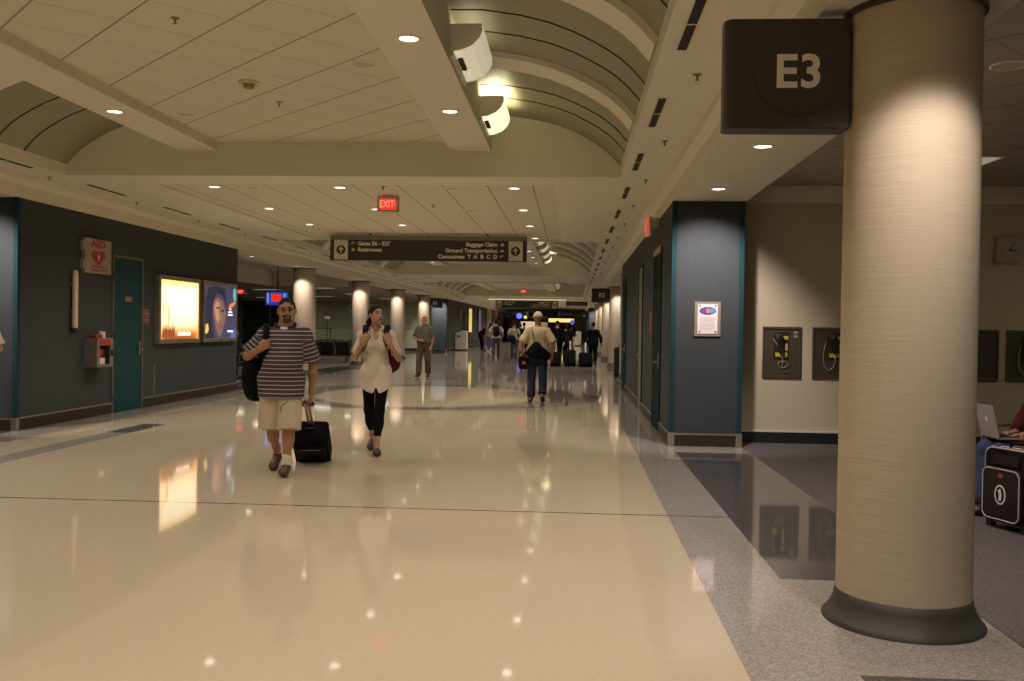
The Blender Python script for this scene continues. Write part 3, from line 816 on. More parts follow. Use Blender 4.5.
# ------------------------------------------------------------------ left wall items
M_signface = mat('pale sign face', (0.30, 0.255, 0.205), 0.5, grain=0.03)
M_red = mat('sign red', (0.36, 0.022, 0.022), 0.5, grain=0.03)
M_yel = mat('bolt cream', (0.85, 0.65, 0.35), 0.5)
def on_left(y, z): return (XL, y, z)
RL90 = PI / 2       # faces +X, local x runs along +Y
t = thing('aed_sign', 'pale projecting AED sign with a red heart on the left wall', 'sign', (XL, 14.08, 2.22), RL90)
MB().rbox(-0.40, 0.40, -0.055, 0.0, 0, 0.53, 0.015).build('panel', M_signface, t)
text('AED', 0.155, M_red, t, (0.0, -0.056, 0.455), align='CENTER', bold=0.008, sx=1.45, ext=0.001)
H = []
for k in range(40):
    q = 2 * PI * k / 40; H.append((0.0125 * 16 * math.sin(q) ** 3 * 1.05, 0.255 + 0.0088 * (13 * math.cos(q) - 5 * math.cos(2 * q) - 2 * math.cos(3 * q) - math.cos(4 * q))))
h = MB().prism(H, 'Y', -0.058, -0.055).build('heart', M_red, t)
MB().prism([(0.02, 0.33), (-0.045, 0.25), (-0.005, 0.25), (-0.025, 0.185), (0.045, 0.265), (0.005, 0.265)], 'Y', -0.061, -0.058).build('bolt', M_yel, h)
text('EMERGENCY', 0.058, M_red, t, (0, -0.056, 0.105), align='CENTER', bold=0.001, sx=1.25, ext=0.001)
text('DEFIBRILLATOR', 0.058, M_red, t, (0, -0.056, 0.05), align='CENTER', bold=0.001, sx=1.25, ext=0.001)
MB().box(-0.45, -0.40, -0.05, 0.0, 0.34, 0.48).box(-0.45, -0.40, -0.05, 0.0, 0.06, 0.2).build('wall_bracket', M_signface, t)
# upright marker tube
t = thing('wall_marker_tube', 'upright white tube with a dark foot on the left wall below the AED sign', 'tube', (XL, 13.40, 1.30), RL90)
MB().lathe([(0, 0.08), (0.042, 0.08), (0.042, 0.88), (0.03, 0.93), (0, 0.94)], (0, -0.055, 0), 18).build('tube', mat('milky tube', (0.62, 0.52, 0.42), 0.4), t, smooth=True, angle=50)
MB().lathe([(0, 0), (0.03, 0), (0.05, 0.02), (0.05, 0.08), (0, 0.08)], (0, -0.055, 0), 18).build('foot', M_black, t, smooth=True, angle=50)
mm = MB()
for k in range(8): mm.box(0.02, 0.036, -0.092, -0.075, 0.2 + k * 0.08, 0.25 + k * 0.08)
mm.build('lettering', M_red, t)
MB().box(-0.02, 0.02, -0.03, 0, 0.3, 0.36).box(-0.02, 0.02, -0.03, 0, 0.7, 0.76).build('clip', M_steel, t)
# defibrillator cabinet
t = thing('wall_cabinet', 'small metal wall cabinet holding a red defibrillator beside the teal door', 'cabinet', (XL, 14.0, 0.78), RL90)
cb = MB().box(-0.24, 0.24, -0.2, 0, 0, 0.02).box(-0.24, 0.24, -0.2, 0, 0.43, 0.45).box(-0.24, -0.22, -0.2, 0, 0.02, 0.43).box(0.22, 0.24, -0.2, 0, 0.02, 0.43).box(-0.22, 0.22, -0.02, 0, 0.02, 0.43).build('case', M_alum, t)
d = MB().box(-0.24, 0.24, -0.215, -0.2, 0, 0.04).box(-0.24, 0.24, -0.215, -0.2, 0.33, 0.45).box(-0.24, -0.16, -0.215, -0.2, 0.04, 0.33).box(0.16, 0.24, -0.215, -0.2, 0.04, 0.33).build('door', M_alum, t)
MB().box(-0.17, 0.17, -0.218, -0.215, 0.345, 0.425).build('header_label', M_red, d)
MB().box(0.19, 0.215, -0.235, -0.215, 0.16, 0.26).build('latch', M_black, d)
t2 = thing('defibrillator', 'dark defibrillator unit with a red flap inside the wall cabinet', 'defibrillator', (XL, 14.0, 0.80), RL90)
MB().box(-0.15, 0.15, -0.15, -0.04, 0.0, 0.28).build('body', M_black, t2, bevel=0.015)
MB().prism([(-0.07, 0.26), (0.07, 0.26), (0.02, 0.13), (-0.03, 0.13)], 'Y', -0.156, -0.15).build('flap', M_red, t2)
MB().box(-0.10, 0.10, -0.158, -0.15, 0.02, 0.115).build('pads_packet', mat('white packet', (0.7, 0.62, 0.58), 0.5), t2)
t3 = thing('alarm_beacon', 'red and white alarm beacon standing on top of the wall cabinet', 'alarm', (XL, 14.0, 1.23), RL90)
MB().rbox(-0.20, 0.02, -0.16, -0.04, 0, 0.05, 0.02).build('base', M_red, t3)
MB().lathe([(0, 0), (0.055, 0), (0.05, 0.09), (0.035, 0.1), (0, 0.1)], (0.11, -0.1, 0), 16).build('horn', M_white, t3, smooth=True, angle=50)

# doors (structure)
def door(name, X, y0, y1, z1, side, leaf_m, frame_m, handle_at, plate=True, open_=0):
    s = 1 if side == 'left' else -1          # direction into the corridor
    fr = MB()
    a, b = sorted((X - s * 0.02, X + s * 0.02))
    fr.box(a, b, y0 - 0.05, y0, 0, z1).box(a, b, y1, y1 + 0.05, 0, z1).box(a, b, y0 - 0.05, y1 + 0.05, z1, z1 + 0.05)
    f = struct(fr.build(name, frame_m))
    a, b = sorted((X - s * 0.02, X + s * 0.012))
    lf = MB().box(a, b, y0 + 0.004, y1 - 0.004, 0.008, z1 - 0.004).build('leaf', leaf_m, f)
    hy = y1 - 0.10 if handle_at == 'far' else y0 + 0.10
    oy = y0 if handle_at == 'far' else y1
    hx = X + s * 0.02
    hb = MB(); a, b = sorted((hx - s * 0.01, hx + s * 0.012))
    hb.box(a, b, hy - 0.03, hy + 0.03, 0.92, 1.14)
    a, b = sorted((hx, hx + s * 0.06)); hb.box(a, b, hy - 0.012, hy + 0.012, 1.0, 1.03)
    a, b = sorted((hx + s * 0.045, hx + s * 0.065)); q = -0.12 if handle_at == 'far' else 0.12
    hb.box(a, b, min(hy, hy + q), max(hy, hy + q), 1.0, 1.025)
    hb.build('handle', M_steel, f)
    for zz in (0.25, z1 / 2, z1 - 0.3):
        a, b = sorted((X + s * 0.005, X + s * 0.028))
        MB().box(a, b, oy - 0.02, oy + 0.02, zz - 0.06, zz + 0.06).build('hinge', M_black, f)
    return f
f = door('door_1', XL, 14.66, 15.64, 2.52, 'left', M_tealdoor, mat('dark bronze frame', (0.14, 0.12, 0.09), 0.4, metal=0.3), 'far')
MB().box(XL + 0.012, XL + 0.02, 15.03, 15.27, 1.81, 1.90).build('door_plate', mat('brown plate', (0.22, 0.12, 0.07), 0.5), f)
M_frame2 = mat('pale metal frame', (0.36, 0.30, 0.21), 0.45)
M_dkdoor = mat('very dark green door', (0.006, 0.022, 0.020), 0.8, spec=0.1)
f = door('door_2', XR, 13.42, 14.54, 2.62, 'right', M_dkdoor, M_tealtrim, 'near')
MB().box(XR - 0.03, XR - 0.0, 13.42, 14.54, 2.60, 2.68).build('door_closer', M_frame2, f)
door('door_3', XR, 16.95, 17.85, 2.62, 'right', mat('grey green door', (0.15, 0.14, 0.095), 0.45), M_tealtrim, 'near')
door('door_4', XR, 22.15, 23.25, 2.62, 'right', M_dkdoor, M_tealtrim, 'near')
# room plates
M_plate = mat('brown sign plate', (0.16, 0.06, 0.045), 0.5)
t = thing('room_sign', 'small brown room plate on the wall right of the teal door', 'sign', (XL, 15.82, 1.45), RL90)
MB().rbox(-0.13, 0.13, -0.012, 0, 0, 0.26, 0.01).build('plate', M_plate, t)
MB().box(-0.09, 0.09, -0.015, -0.012, 0.17, 0.19).box(-0.09, 0.05, -0.015, -0.012, 0.06, 0.075).build('lettering', M_signface, t)
t = thing('room_sign', 'reddish room plate on the right blue wall beyond the dark door', 'sign', (XR, 15.1, 1.42), -PI / 2)
MB().rbox(-0.13, 0.13, -0.012, 0, 0, 0.34, 0.01).build('plate', mat('reddish plate', (0.25, 0.07, 0.04), 0.5), t)
MB().box(-0.09, 0.09, -0.015, -0.012, 0.24, 0.27).box(-0.09, 0.05, -0.015, -0.012, 0.1, 0.12).build('lettering', M_signface, t)
# expansion seam in the blue wall
struct(MB().box(XL, XL + 0.006, 16.15, 16.18, 0.18, 0.75).build('trim_35', M_alum))

# ------------------------------------------------------------------ backlit posters
def emis(name, c, s): return mat(name, c, 0.4, emit=c, estr=s, grain=0.0)
def lightbox(y0, y1, label):
    t = thing('poster_lightbox', label, 'lightbox', (XL, (y0 + y1) / 2, 1.10), RL90)
    a = (y1 - y0) / 2; h = 1.23; d = 0.10
    fr = MB().box(-a, a, -d, 0, 0, 0.075).box(-a, a, -d, 0, h - 0.075, h).box(-a, -a + 0.075, -d, 0, 0.075, h - 0.075).box(a - 0.075, a, -d, 0, 0.075, h - 0.075)
    fr.box(-a + 0.075, a - 0.075, -0.02, 0, 0.075, h - 0.075).build('frame', M_alum, t, bevel=0.004)
    MB().box(-0.05, 0.05, -d - 0.004, -d, 0.03, 0.05).build('lock', M_black, t)
    return t, a - 0.075, 0.075, h - 0.075, -d + 0.012
t, a, z0, z1, yy = lightbox(16.14, 17.97, 'brightly glowing pale yellow poster in a metal frame on the left wall')
# picture: a pale sky over an orange horizon
m = bpy.data.materials.new('poster picture of a pale sky'); m.use_nodes = True
nt = NT(m.node_tree); b = m.node_tree.nodes['Principled BSDF']
x_, y_, z_ = nt.xyz(nt.coord('Object'))
rp = nt.new('ShaderNodeValToRGB'); e = rp.color_ramp.elements
e[0].position = 0.0; e[0].color = (0.22, 0.05, 0.01, 1); e[1].position = 1.0; e[1].color = (1.0, 0.62, 0.14, 1)
for p_, c_ in ((0.10, (0.45, 0.12, 0.02)), (0.15, (0.9, 0.42, 0.10)), (0.21, (0.62, 0.5, 0.36)), (0.27, (1.0, 0.78, 0.42)), (0.45, (1, 0.93, 0.62)), (0.85, (1, 0.94, 0.66))):
    q = rp.color_ramp.elements.new(p_); q.color = (*c_, 1)
zz = nt.m('DIVIDE', nt.m('SUBTRACT', z_, z0), z1 - z0)
nz = nt.noise(nt.mapping(nt.coord('Object'), scale=(1.5, 1, 5)), 1.4, 4)
nt.put(rp.inputs[0], nt.m('ADD', zz, nt.m('MULTIPLY', nt.m('SUBTRACT', nz, 0.5), 0.06)))
edge = nt.m('POWER', nt.m('DIVIDE', nt.m('ABSOLUTE', x_), a), 8.0)
cc = nt.mix(nt.m('MULTIPLY', edge, 0.7), rp.outputs[0], (0.9, 0.45, 0.10))
nt.put(b.inputs['Base Color'], cc); nt.put(b.inputs['Emission Color'], cc); b.inputs['Emission Strength'].default_value = 1.35
pic = MB().box(-a, a, yy, yy + 0.006, z0, z1).build('picture', m, t)
mb = MB(); random.seed(3)
for k in range(9):
    x0 = -a + 0.06 + 0.055 * k; mb.prism([(x0, z0 + 0.03), (x0 + 0.08, z0 + 0.03), (x0 + 0.05 + 0.03 * (k % 3), z0 + 0.22 + 0.10 * random.random()), (x0 + 0.02, z0 + 0.16)], 'Y', yy - 0.003, yy)
mb.build('dark_figures', emis('poster umber', (0.35, 0.10, 0.03), 0.6), pic)
mb = MB()
for k in range(3): mb.tube([(-a + 0.20 + 0.16 * math.cos(q) * (1 - 0.2 * k), yy - 0.002, z0 + 0.42 + (0.24 - 0.06 * k) * math.sin(q)) for q in np.linspace(-1.2, 2.6, 16)], 0.008, n=5)
mb.build('swirl', emis('poster orange', (0.9, 0.4, 0.08), 0.8), pic)
mb = MB(); x0 = -0.12
for k, wd in enumerate((0.05, 0.06, 0.05, 0.05, 0.06, 0.05, 0.06, 0.05, 0.06)):
    mb.box(x0, x0 + wd, yy - 0.003, yy, z0 + 0.065, z0 + 0.125 + (0.02 if k % 3 == 1 else 0)); x0 += wd + 0.012
mb.build('lettering', emis('poster white', (1.0, 0.92, 0.75), 1.3), pic)

t, a, z0, z1, yy = lightbox(18.14, 20.0, 'dark blue poster with a tilted face in a metal frame on the left wall')
pic = MB().box(-a, a, yy, yy + 0.006, z0, z1).build('picture', emis('poster indigo', (0.055, 0.05, 0.11), 0.8), t)
def blob(name, pts, c, s, dz, par=pic):
    return MB().prism([(-a + 2 * a * x, z0 + (z1 - z0) * z) for x, z in pts], 'Y', yy - dz, yy - dz + 0.002).build(name, emis('poster ' + name, c, s), par)
blob('hair', [(0.0, 0.0), (0.30, 0.0), (0.22, 0.4), (0.25, 0.7), (0.38, 0.86), (0.55, 0.82), (0.66, 0.66), (0.72, 0.5), (0.62, 0.95), (0.40, 1.0), (0.12, 0.95), (0.02, 0.7)], (0.022, 0.022, 0.04), 0.8, 0.002)
f_ = blob('face', [(0.24, 0.62), (0.30, 0.74), (0.42, 0.78), (0.55, 0.70), (0.62, 0.58), (0.66, 0.42), (0.60, 0.24), (0.52, 0.08), (0.44, 0.02), (0.36, 0.14), (0.28, 0.36)], (0.20, 0.105, 0.085), 0.9, 0.004)
blob('cheek', [(0.28, 0.60), (0.36, 0.72), (0.45, 0.66), (0.42, 0.5), (0.46, 0.36), (0.40, 0.28), (0.32, 0.42)], (0.42, 0.22, 0.14), 1.0, 0.006)
blob('eye', [(0.33, 0.58), (0.40, 0.60), (0.44, 0.57), (0.38, 0.555)], (0.03, 0.02, 0.03), 0.5, 0.008)
blob('eye', [(0.50, 0.53), (0.56, 0.55), (0.60, 0.51), (0.54, 0.50)], (0.03, 0.02, 0.03), 0.5, 0.008)
blob('nose', [(0.44, 0.54), (0.48, 0.50), (0.53, 0.36), (0.44, 0.34), (0.45, 0.42)], (0.30, 0.14, 0.10), 0.9, 0.007)
blob('lips', [(0.40, 0.24), (0.46, 0.27), (0.54, 0.26), (0.58, 0.22), (0.50, 0.18), (0.43, 0.20)], (0.20, 0.07, 0.06), 0.9, 0.008)
blob('flare', [(0.80, 0.66), (0.96, 0.72), (1.0, 0.70), (0.9, 0.62), (0.74, 0.56)], (0.7, 0.26, 0.07), 0.9, 0.004)
blob('sky_corner', [(0.93, 0.72), (1.0, 0.74), (1.0, 0.97), (0.92, 0.98), (0.90, 0.85)], (0.10, 0.42, 0.45), 1.0, 0.003)
blob('blue_corner', [(0.80, 0.0), (1.0, 0.0), (1.0, 0.2), (0.86, 0.12)], (0.06, 0.12, 0.35), 1.0, 0.003)
blob('glow', [(0.0, 0.10), (0.06, 0.08), (0.12, 0.16), (0.09, 0.28), (0.03, 0.26)], (0.75, 0.48, 0.12), 0.9, 0.005)
mb = MB()
for (xa, xb, za, zb) in ((0.78, 0.84, 0.545, 0.575), (0.74, 0.87, 0.49, 0.52), (0.73, 0.88, 0.435, 0.465), (0.72, 0.90, 0.11, 0.145)):
    mb.box(-a + 2 * a * xa, -a + 2 * a * xb, yy - 0.006, yy - 0.003, z0 + (z1 - z0) * za, z0 + (z1 - z0) * zb)
mb.build('lettering', emis('poster pale', (0.9, 0.85, 0.8), 1.2), pic)
# far wall posters and signs on the second blue wall
t = thing('poster_lightbox', 'narrow glowing yellow poster on the far blue wall at left', 'lightbox', (XL, 66.6, 1.0), RL90)
MB().box(-1.1, 1.1, -0.08, 0, 0, 1.9).build('frame', M_bronze, t); MB().box(-0.95, 0.95, -0.09, -0.08, 0.12, 1.78).build('picture', emis('amber poster', (0.75, 0.55, 0.15), 0.8), t)
t = thing('wall_sign', 'small reddish sign high on the far blue wall above the white bin', 'sign', (XL, 60.9, 2.1), RL90)
MB().box(-0.4, 0.4, -0.06, 0, 0, 0.5).build('panel', mat('faded red panel', (0.3, 0.09, 0.05), 0.5), t, bevel=0.01); MB().box(-0.3, 0.3, -0.065, -0.06, 0.34, 0.42).build('lettering', M_signface, t)
t = thing('poster_lightbox', 'dim violet poster on the far blue wall beyond the yellow one', 'lightbox', (XL, 73.5, 1.0), RL90)
MB().box(-1.1, 1.1, -0.08, 0, 0, 1.9).build('frame', M_bronze, t); MB().box(-0.95, 0.95, -0.09, -0.08, 0.12, 1.78).build('picture', emis('violet poster', (0.12, 0.08, 0.12), 0.7), t)
door('door_5', XL, 62.6, 63.9, 2.5, 'left', M_dkdoor, M_bronze, 'far')

# ------------------------------------------------------------------ plaque on the blue pier
t = thing('wall_plaque', 'framed white notice with a blue oval emblem on the blue pier', 'notice', (1.705, 12.05, 1.405))
fr = MB().box(-0.165, 0.165, -0.02, 0, 0, 0.44).build('frame', mat('taupe frame', (0.22, 0.18, 0.13), 0.45), t, bevel=0.004)
ins = MB().box(-0.125, 0.125, -0.026, -0.02, 0.035, 0.41).build('sheet', mat('white sheet', (0.68, 0.63, 0.62), 0.5, grain=0.02), t)
MB().disc((0, 0.325), 0.105, 0.05, -0.026, 28, 0.002).build('emblem', mat('emblem blue', (0.06, 0.06, 0.3), 0.5), t)
MB().disc((0.045, 0.325), 0.05, 0.03, -0.028, 20, 0.002).build('emblem_light', mat('emblem sky', (0.12, 0.25, 0.55), 0.5), t)
MB().disc((-0.05, 0.322), 0.04, 0.025, -0.028, 20, 0.002).build('emblem_violet', mat('emblem violet', (0.22, 0.04, 0.25), 0.5), t)
MB().disc((0.0, 0.325), 0.02, 0.036, -0.030, 16, 0.002).build('emblem_figure', mat('emblem orange', (0.75, 0.22, 0.03), 0.5), t)
mb = MB()
for k in range(10): mb.box(-0.095, 0.095 - 0.02 * (k % 3 == 2), -0.0275, -0.026, 0.235 - k * 0.017, 0.240 - k * 0.017)
mb.build('print', mat('faint print', (0.42, 0.38, 0.42), 0.6), t)
for sx in (-0.1, 0.1):
    for zz in (0.06, 0.39): MB().lathe([(0, -0.006), (0.011, -0.006), (0.011, 0), (0, 0)], (sx, -0.026, zz), 12, axis='Y').build('screw', M_bronze, t)

# ------------------------------------------------------------------ wall payphones
M_phone = mat('brown steel phone plate', (0.085, 0.07, 0.05), 0.4, metal=0.4)
M_phframe = mat('phone plate frame', (0.14, 0.115, 0.085), 0.35, metal=0.6)
M_phyel = mat('yellow instruction label', (0.55, 0.42, 0.02), 0.5)
M_hand = mat('black handset', (0.010, 0.010, 0.011), 0.3)
M_cable = mat('armoured cable', (0.45, 0.42, 0.36), 0.35, metal=0.6)
def payphone(x0, label, full=True, var=0):
    w, z0, h = 0.50, 0.872, 0.672
    t = thing('payphone', label, 'payphone', (x0 + w / 2, 12.62, z0), 0, 'wall payphones')
    a = w / 2
    MB().box(-a, a, -0.03, 0, 0, 0.03).box(-a, a, -0.03, 0, h - 0.03, h).box(-a, -a + 0.022, -0.03, 0, 0.03, h - 0.03).box(a - 0.022, a, -0.03, 0, 0.03, h - 0.03).build('frame', M_phframe, t, bevel=0.003)
    MB().box(-a + 0.022, a - 0.022, -0.014, 0, 0.03, h - 0.03).build('face_plate', M_phone, t)
    if not full: return t
    dx = 0.0 if var == 0 else 0.05
    ux = -0.015 + dx
    MB().box(ux - 0.09, ux + 0.10, -0.03, -0.014, 0.25, 0.60).build('phone_unit', mat('phone body', (0.05, 0.045, 0.038), 0.35, metal=0.5), t, bevel=0.004)
    MB().box(ux - 0.07, ux + 0.085, -0.033, -0.03, 0.275, 0.33).build('instruction_label', M_phyel, t)
    MB().box(ux + 0.03, ux + 0.095, -0.033, -0.03, 0.505, 0.55).build('instruction_label', M_phyel, t)
    MB().box(ux + 0.055, ux + 0.09, -0.033, -0.03, 0.36, 0.45).build('keypad', mat('keypad pale', (0.4, 0.34, 0.14), 0.4), t)
    mb = MB()
    for i in range(4):
        for j in range(3): mb.box(ux - 0.06 + 0.022 * j, ux - 0.046 + 0.022 * j, -0.034, -0.03, 0.52 + 0.016 * i, 0.53 + 0.016 * i)
    mb.build('button', M_steel, t)
    hs = MB().rbox(ux - 0.028, ux + 0.028, -0.075, -0.035, 0.34, 0.53, 0.018)
    hs.lathe([(0, -0.085), (0.036, -0.08), (0.036, -0.045), (0.028, -0.035), (0, -0.035)], (ux, 0, 0.515), 16, axis='Y').lathe([(0, -0.085), (0.036, -0.08), (0.036, -0.045), (0.028, -0.035), (0, -0.035)], (ux, 0, 0.355), 16, axis='Y')
    hs.build('handset', M_hand, t, smooth=True, angle=40)
    pts = [(ux, -0.05, 0.33)]
    if var == 0:
        for q in np.linspace(0, 2 * PI, 18): pts.append((ux + 0.03 + 0.06 * math.sin(q), -0.03, 0.18 - 0.09 * (1 - math.cos(q)) / 2 - 0.02 + 0.06))
        pts += [(ux + 0.02, -0.025, 0.10)]
        MB().tube([(ux - 0.10, -0.02, 0.52), (ux - 0.08, -0.035, 0.48), (ux - 0.045, -0.03, 0.43)], 0.004, n=6).build('cord', M_phyel, t)
    else:
        pts += [(ux + 0.01, -0.04, 0.22), (ux - 0.02, -0.04, 0.14), (ux - 0.08, -0.04, 0.10), (ux - 0.13, -0.04, 0.15), (ux - 0.15, -0.04, 0.25), (ux - 0.14, -0.04, 0.38), (ux - 0.11, -0.03, 0.48)]
    MB().tube(pts, 0.0055, n=6).build('armoured_cord', M_cable, t, smooth=True)
    MB().box(0.03 + dx, 0.09 + dx, -0.03, -0.014, 0.065, 0.085).build('coin_return', mat('bright chrome', (0.85, 0.82, 0.72), 0.15, metal=0.9), t)
    mb = MB()
    if var == 0:
        for i in range(2): mb.box(0.155, 0.205, -0.017, -0.014, 0.53 + 0.05 * i, 0.565 + 0.05 * i)
    else: mb.box(-0.06, 0.12, -0.017, -0.014, 0.58, 0.60)
    mb.build('notice', M_signface, t)
    return t
payphone(2.515, 'left payphone of the pair on the beige wall, nearest the blue pier')
payphone(3.165, 'right payphone of the pair on the beige wall, partly behind the column', var=1)
payphone(5.055, 'plain brown phone plate without handset right of the column', full=False)
payphone(5.66, 'payphone at the right edge of the picture below the clock', var=1)

# wall clock
def clock(x, y, z, sz, label, hrs=(5, 4)):
    t = thing('wall_clock', label, 'clock', (x, y, z))
    a = sz / 2
    MB().rbox(-a, a, -0.07, 0, -a, a, 0.03).build('case', mat('tan clock case', (0.32, 0.27, 0.18), 0.5), t, bevel=0.004)
    MB().box(-a * 0.82, a * 0.82, -0.074, -0.07, -a * 0.82, a * 0.82).build('dial', mat('clock dial', (0.36, 0.31, 0.22), 0.5), t)
    mb = MB()
    for k in range(12):
        q = k * PI / 6; mb.bbox((a * 0.66 * math.sin(q), -0.0755, a * 0.66 * math.cos(q)), (0.014, 0.003, 0.014))
    mb.build('hour_mark', M_black, t)
    for ang, ln, wd in ((100, 0.42, 0.018), (30, 0.62, 0.012)):
        q = math.radians(ang); dx, dz = math.sin(q), math.cos(q); px, pz = dz, -dx
        MB().prism([(-dx * 0.02 + px * wd / 2, -dz * 0.02 + pz * wd / 2), (-dx * 0.02 - px * wd / 2, -dz * 0.02 - pz * wd / 2), (dx * a * ln * 1.2 - px * wd / 3, dz * a * ln * 1.2 - pz * wd / 3), (dx * a * ln * 1.2 + px * wd / 3, dz * a * ln * 1.2 + pz * wd / 3)], 'Y', -0.079, -0.076).build('hand', M_black, t)
    return t
clock(5.645, 12.62, 2.585, 0.345, 'square tan wall clock above the payphones at right')
# ------------------------------------------------------------------ added gate-room fill lamps, shaped as troffers to brighten the dim rooms
TF = None
M_tfd = mat('added troffer diffuser', (0.8, 0.82, 0.7), 0.5, emit=(0.95, 1.0, 0.75), estr=0.25)
L_fill_right = area('added troffer tubes', 9.0, 1.1, 0.5, (1.0, 0.93, 0.68))
L_fill_left = area('dim added troffer tubes', 27.0, 1.1, 0.5, (0.98, 0.95, 0.66))
def troffer(x, y, z, label, data):
    global TF
    if TF is None:
        TF = thing('ceiling_troffer', label, 'ceiling light', (x, y, z), 0, 'added fill troffers of the gate rooms')
        MB().box(-0.62, 0.62, -0.32, 0.32, -0.006, 0.01).build('frame', M_white, TF)
        MB().box(-0.58, 0.58, -0.28, 0.28, -0.009, -0.006).build('diffuser', M_tfd, TF)
        t = TF
    else: t = dup(TF, (x, y, z), 0, label, 'added fill troffers of the gate rooms')
    lo = bpy.data.objects.new('lamp', data); col.objects.link(lo); lo.parent = t; lo.location = (0, 0, -0.03)
k = 0
for x, y in ((6.5, 5.0), (9.5, 9.0), (6.5, 0.5), (7.5, 9.4)):  # out-of-view troffers added to brighten the payphone wall
    troffer(x, y, 3.40, 'added unseen troffer brightening the right gate room beside the payphones, %s one' % ORD[k], L_fill_right); k += 1
k = 0
for x, y in ((-13.5, 40.5), (-10.5, 45.0), (-13.5, 49.5), (-17.0, 46.0), (-10.3, 52.0), (-10.5, 38.0), (-17.5, 52.5)):  # troffers added to lift the dark left gate room
    troffer(x, y, 3.0, 'added fluorescent troffer brightening the left gate room past the posters, %s one' % ORD[k], L_fill_left); k += 1

# ------------------------------------------------------------------ beam seating
M_seat = mat('black vinyl seat', (0.012, 0.012, 0.013), 0.4, grain=0.1)
def seat_row(x, y, rz, n, label):
    t = thing('gate_seat_row', label, 'seating', (x, y, 0), rz, 'black gate seating')
    w = 0.62; L = n * w
    MB().box(-L / 2, L / 2, -0.03, 0.03, 0.24, 0.30).build('beam', M_steel, t)
    for sx in (-L / 2 + 0.25, L / 2 - 0.25):
        MB().box(sx - 0.03, sx + 0.03, -0.025, 0.025, 0.04, 0.28).box(sx - 0.03, sx + 0.03, -0.28, 0.28, 0.0, 0.04).build('leg', M_steel, t)
    st = bk = None
    for k in range(n):
        cx = -L / 2 + w * (k + 0.5)
        if st is None:
            st = MB().rbox(-0.27, 0.27, -0.26, 0.24, 0.31, 0.415, 0.04).build('seat', M_seat, t, bevel=0.0, loc=(cx, 0, 0)); s_ = st
            P = [(-0.24, 0.0), (0.24, 0.0), (0.27, 0.10), (0.27, 0.36), (0.22, 0.44), (-0.22, 0.44), (-0.27, 0.36), (-0.27, 0.10)]
            bk = MB().prism(P, 'Y', -0.035, 0.035).build('backrest', M_seat, t, bevel=0.012, loc=(cx, 0.27, 0.41), rot=(math.radians(-12), 0, 0))
        else:
            for src, loc in ((st, (cx, 0, 0)), (bk, (cx, 0.27, 0.41))):
                c = src.copy(); col.objects.link(c); c.parent = t; c.location = loc
    for k in range(n + 1):
        cx = -L / 2 + w * k
        MB().box(cx - 0.025, cx + 0.025, -0.22, 0.24, 0.62, 0.65).box(cx - 0.018, cx + 0.018, 0.2, 0.24, 0.34, 0.62).box(cx - 0.018, cx + 0.018, -0.2, -0.16, 0.34, 0.62).build('armrest', M_steel, t)
    return t
S0 = seat_row(-9.9, 36.3, PI, 4, 'row of black gate seats between the striped-shirt man and the woman')
dup(S0, (-10.3, 38.3, 0), 0.0, 'row of black gate seats just behind the row beside the striped-shirt man')
dup(S0, (-10.6, 40.8, 0), PI, 'row of black gate seats farthest back in the left gate room')
dup(S0, (-9.35, 24.6, 0), PI / 2, 'row of black gate seats behind the shoulder bag at the end of the poster wall')
dup(S0, (-11.4, 26.4, 0), PI / 2, 'row of black gate seats deep in the dark gate room left of the first column')
# ------------------------------------------------------------------ gate-room fittings on the left
t = thing('ceiling_television', 'blue television with a red panel hanging left of the first round column', 'television', (-9.65, 30.0, 2.06))
MB().box(-0.40, 0.40, -0.04, 0.04, 0, 0.50).build('case', M_black, t, bevel=0.01)
scr = MB().box(-0.37, 0.37, -0.044, -0.04, 0.04, 0.47).build('screen', emis('screen blue', (0.02, 0.05, 0.42), 0.9), t)
MB().box(-0.19, 0.14, -0.047, -0.044, 0.15, 0.40).build('red_panel', emis('screen red', (0.95, 0.03, 0.02), 0.9), scr)
MB().box(-0.34, -0.27, -0.047, -0.044, 0.10, 0.42).box(0.2, 0.3, -0.047, -0.044, 0.30, 0.42).build('light_patch', emis('screen pale', (0.25, 0.4, 0.8), 0.6), scr)
MB().box(-0.014, 0.014, -0.014, 0.014, 0.50, 1.375).build('ceiling_pole', M_black, t)
t = thing('stand_sign', 'small brown sign on a thin post right of the first column', 'sign', (-12.25, 46.0, 0))
MB().lathe([(0, 0), (0.2, 0), (0.2, 0.02), (0.02, 0.05), (0, 0.05)], n=20).build('foot', M_black, t)
MB().lathe([(0, 0.04), (0.02, 0.04), (0.02, 2.0), (0, 2.0)], n=10).build('post', M_black, t)
p = MB().box(-0.17, 0.17, -0.035, -0.02, 1.92, 2.2).build('board', M_plate, t)
MB().box(-0.12, 0.12, -0.05, -0.0, 1.78, 1.92).build('paper', M_white, t)
clock(-13.0, 55.27, 2.52, 0.36, 'small pale wall speaker box on the rear wall of the left gate room') if False else None
t = thing('wall_speaker', 'small pale square box on the sage rear wall beside the first column', 'speaker', (-13.15, 55.3, 2.3))
MB().rbox(-0.24, 0.24, -0.12, 0, 0, 0.46, 0.04).build('case', M_white, t); MB().box(-0.16, 0.16, -0.125, -0.12, 0.08, 0.38).build('grille', M_signface, t)
t = thing('rail_gate', 'thin dark handrail in front of the sage wall beside the first column', 'railing', (-12.6, 47.0, 0))
MB().box(-0.9, 0.3, -0.02, 0.02, 1.28, 1.32).build('rail', M_bronze, t)
for sx in (-0.85, 0.25): MB().box(sx - 0.02, sx + 0.02, -0.02, 0.02, 0, 1.28).build('post', M_bronze, t)
t = thing('standing_banner', 'narrow pale lit panel in the dark gate room behind the man', 'panel', (-13.4, 33.5, 0))
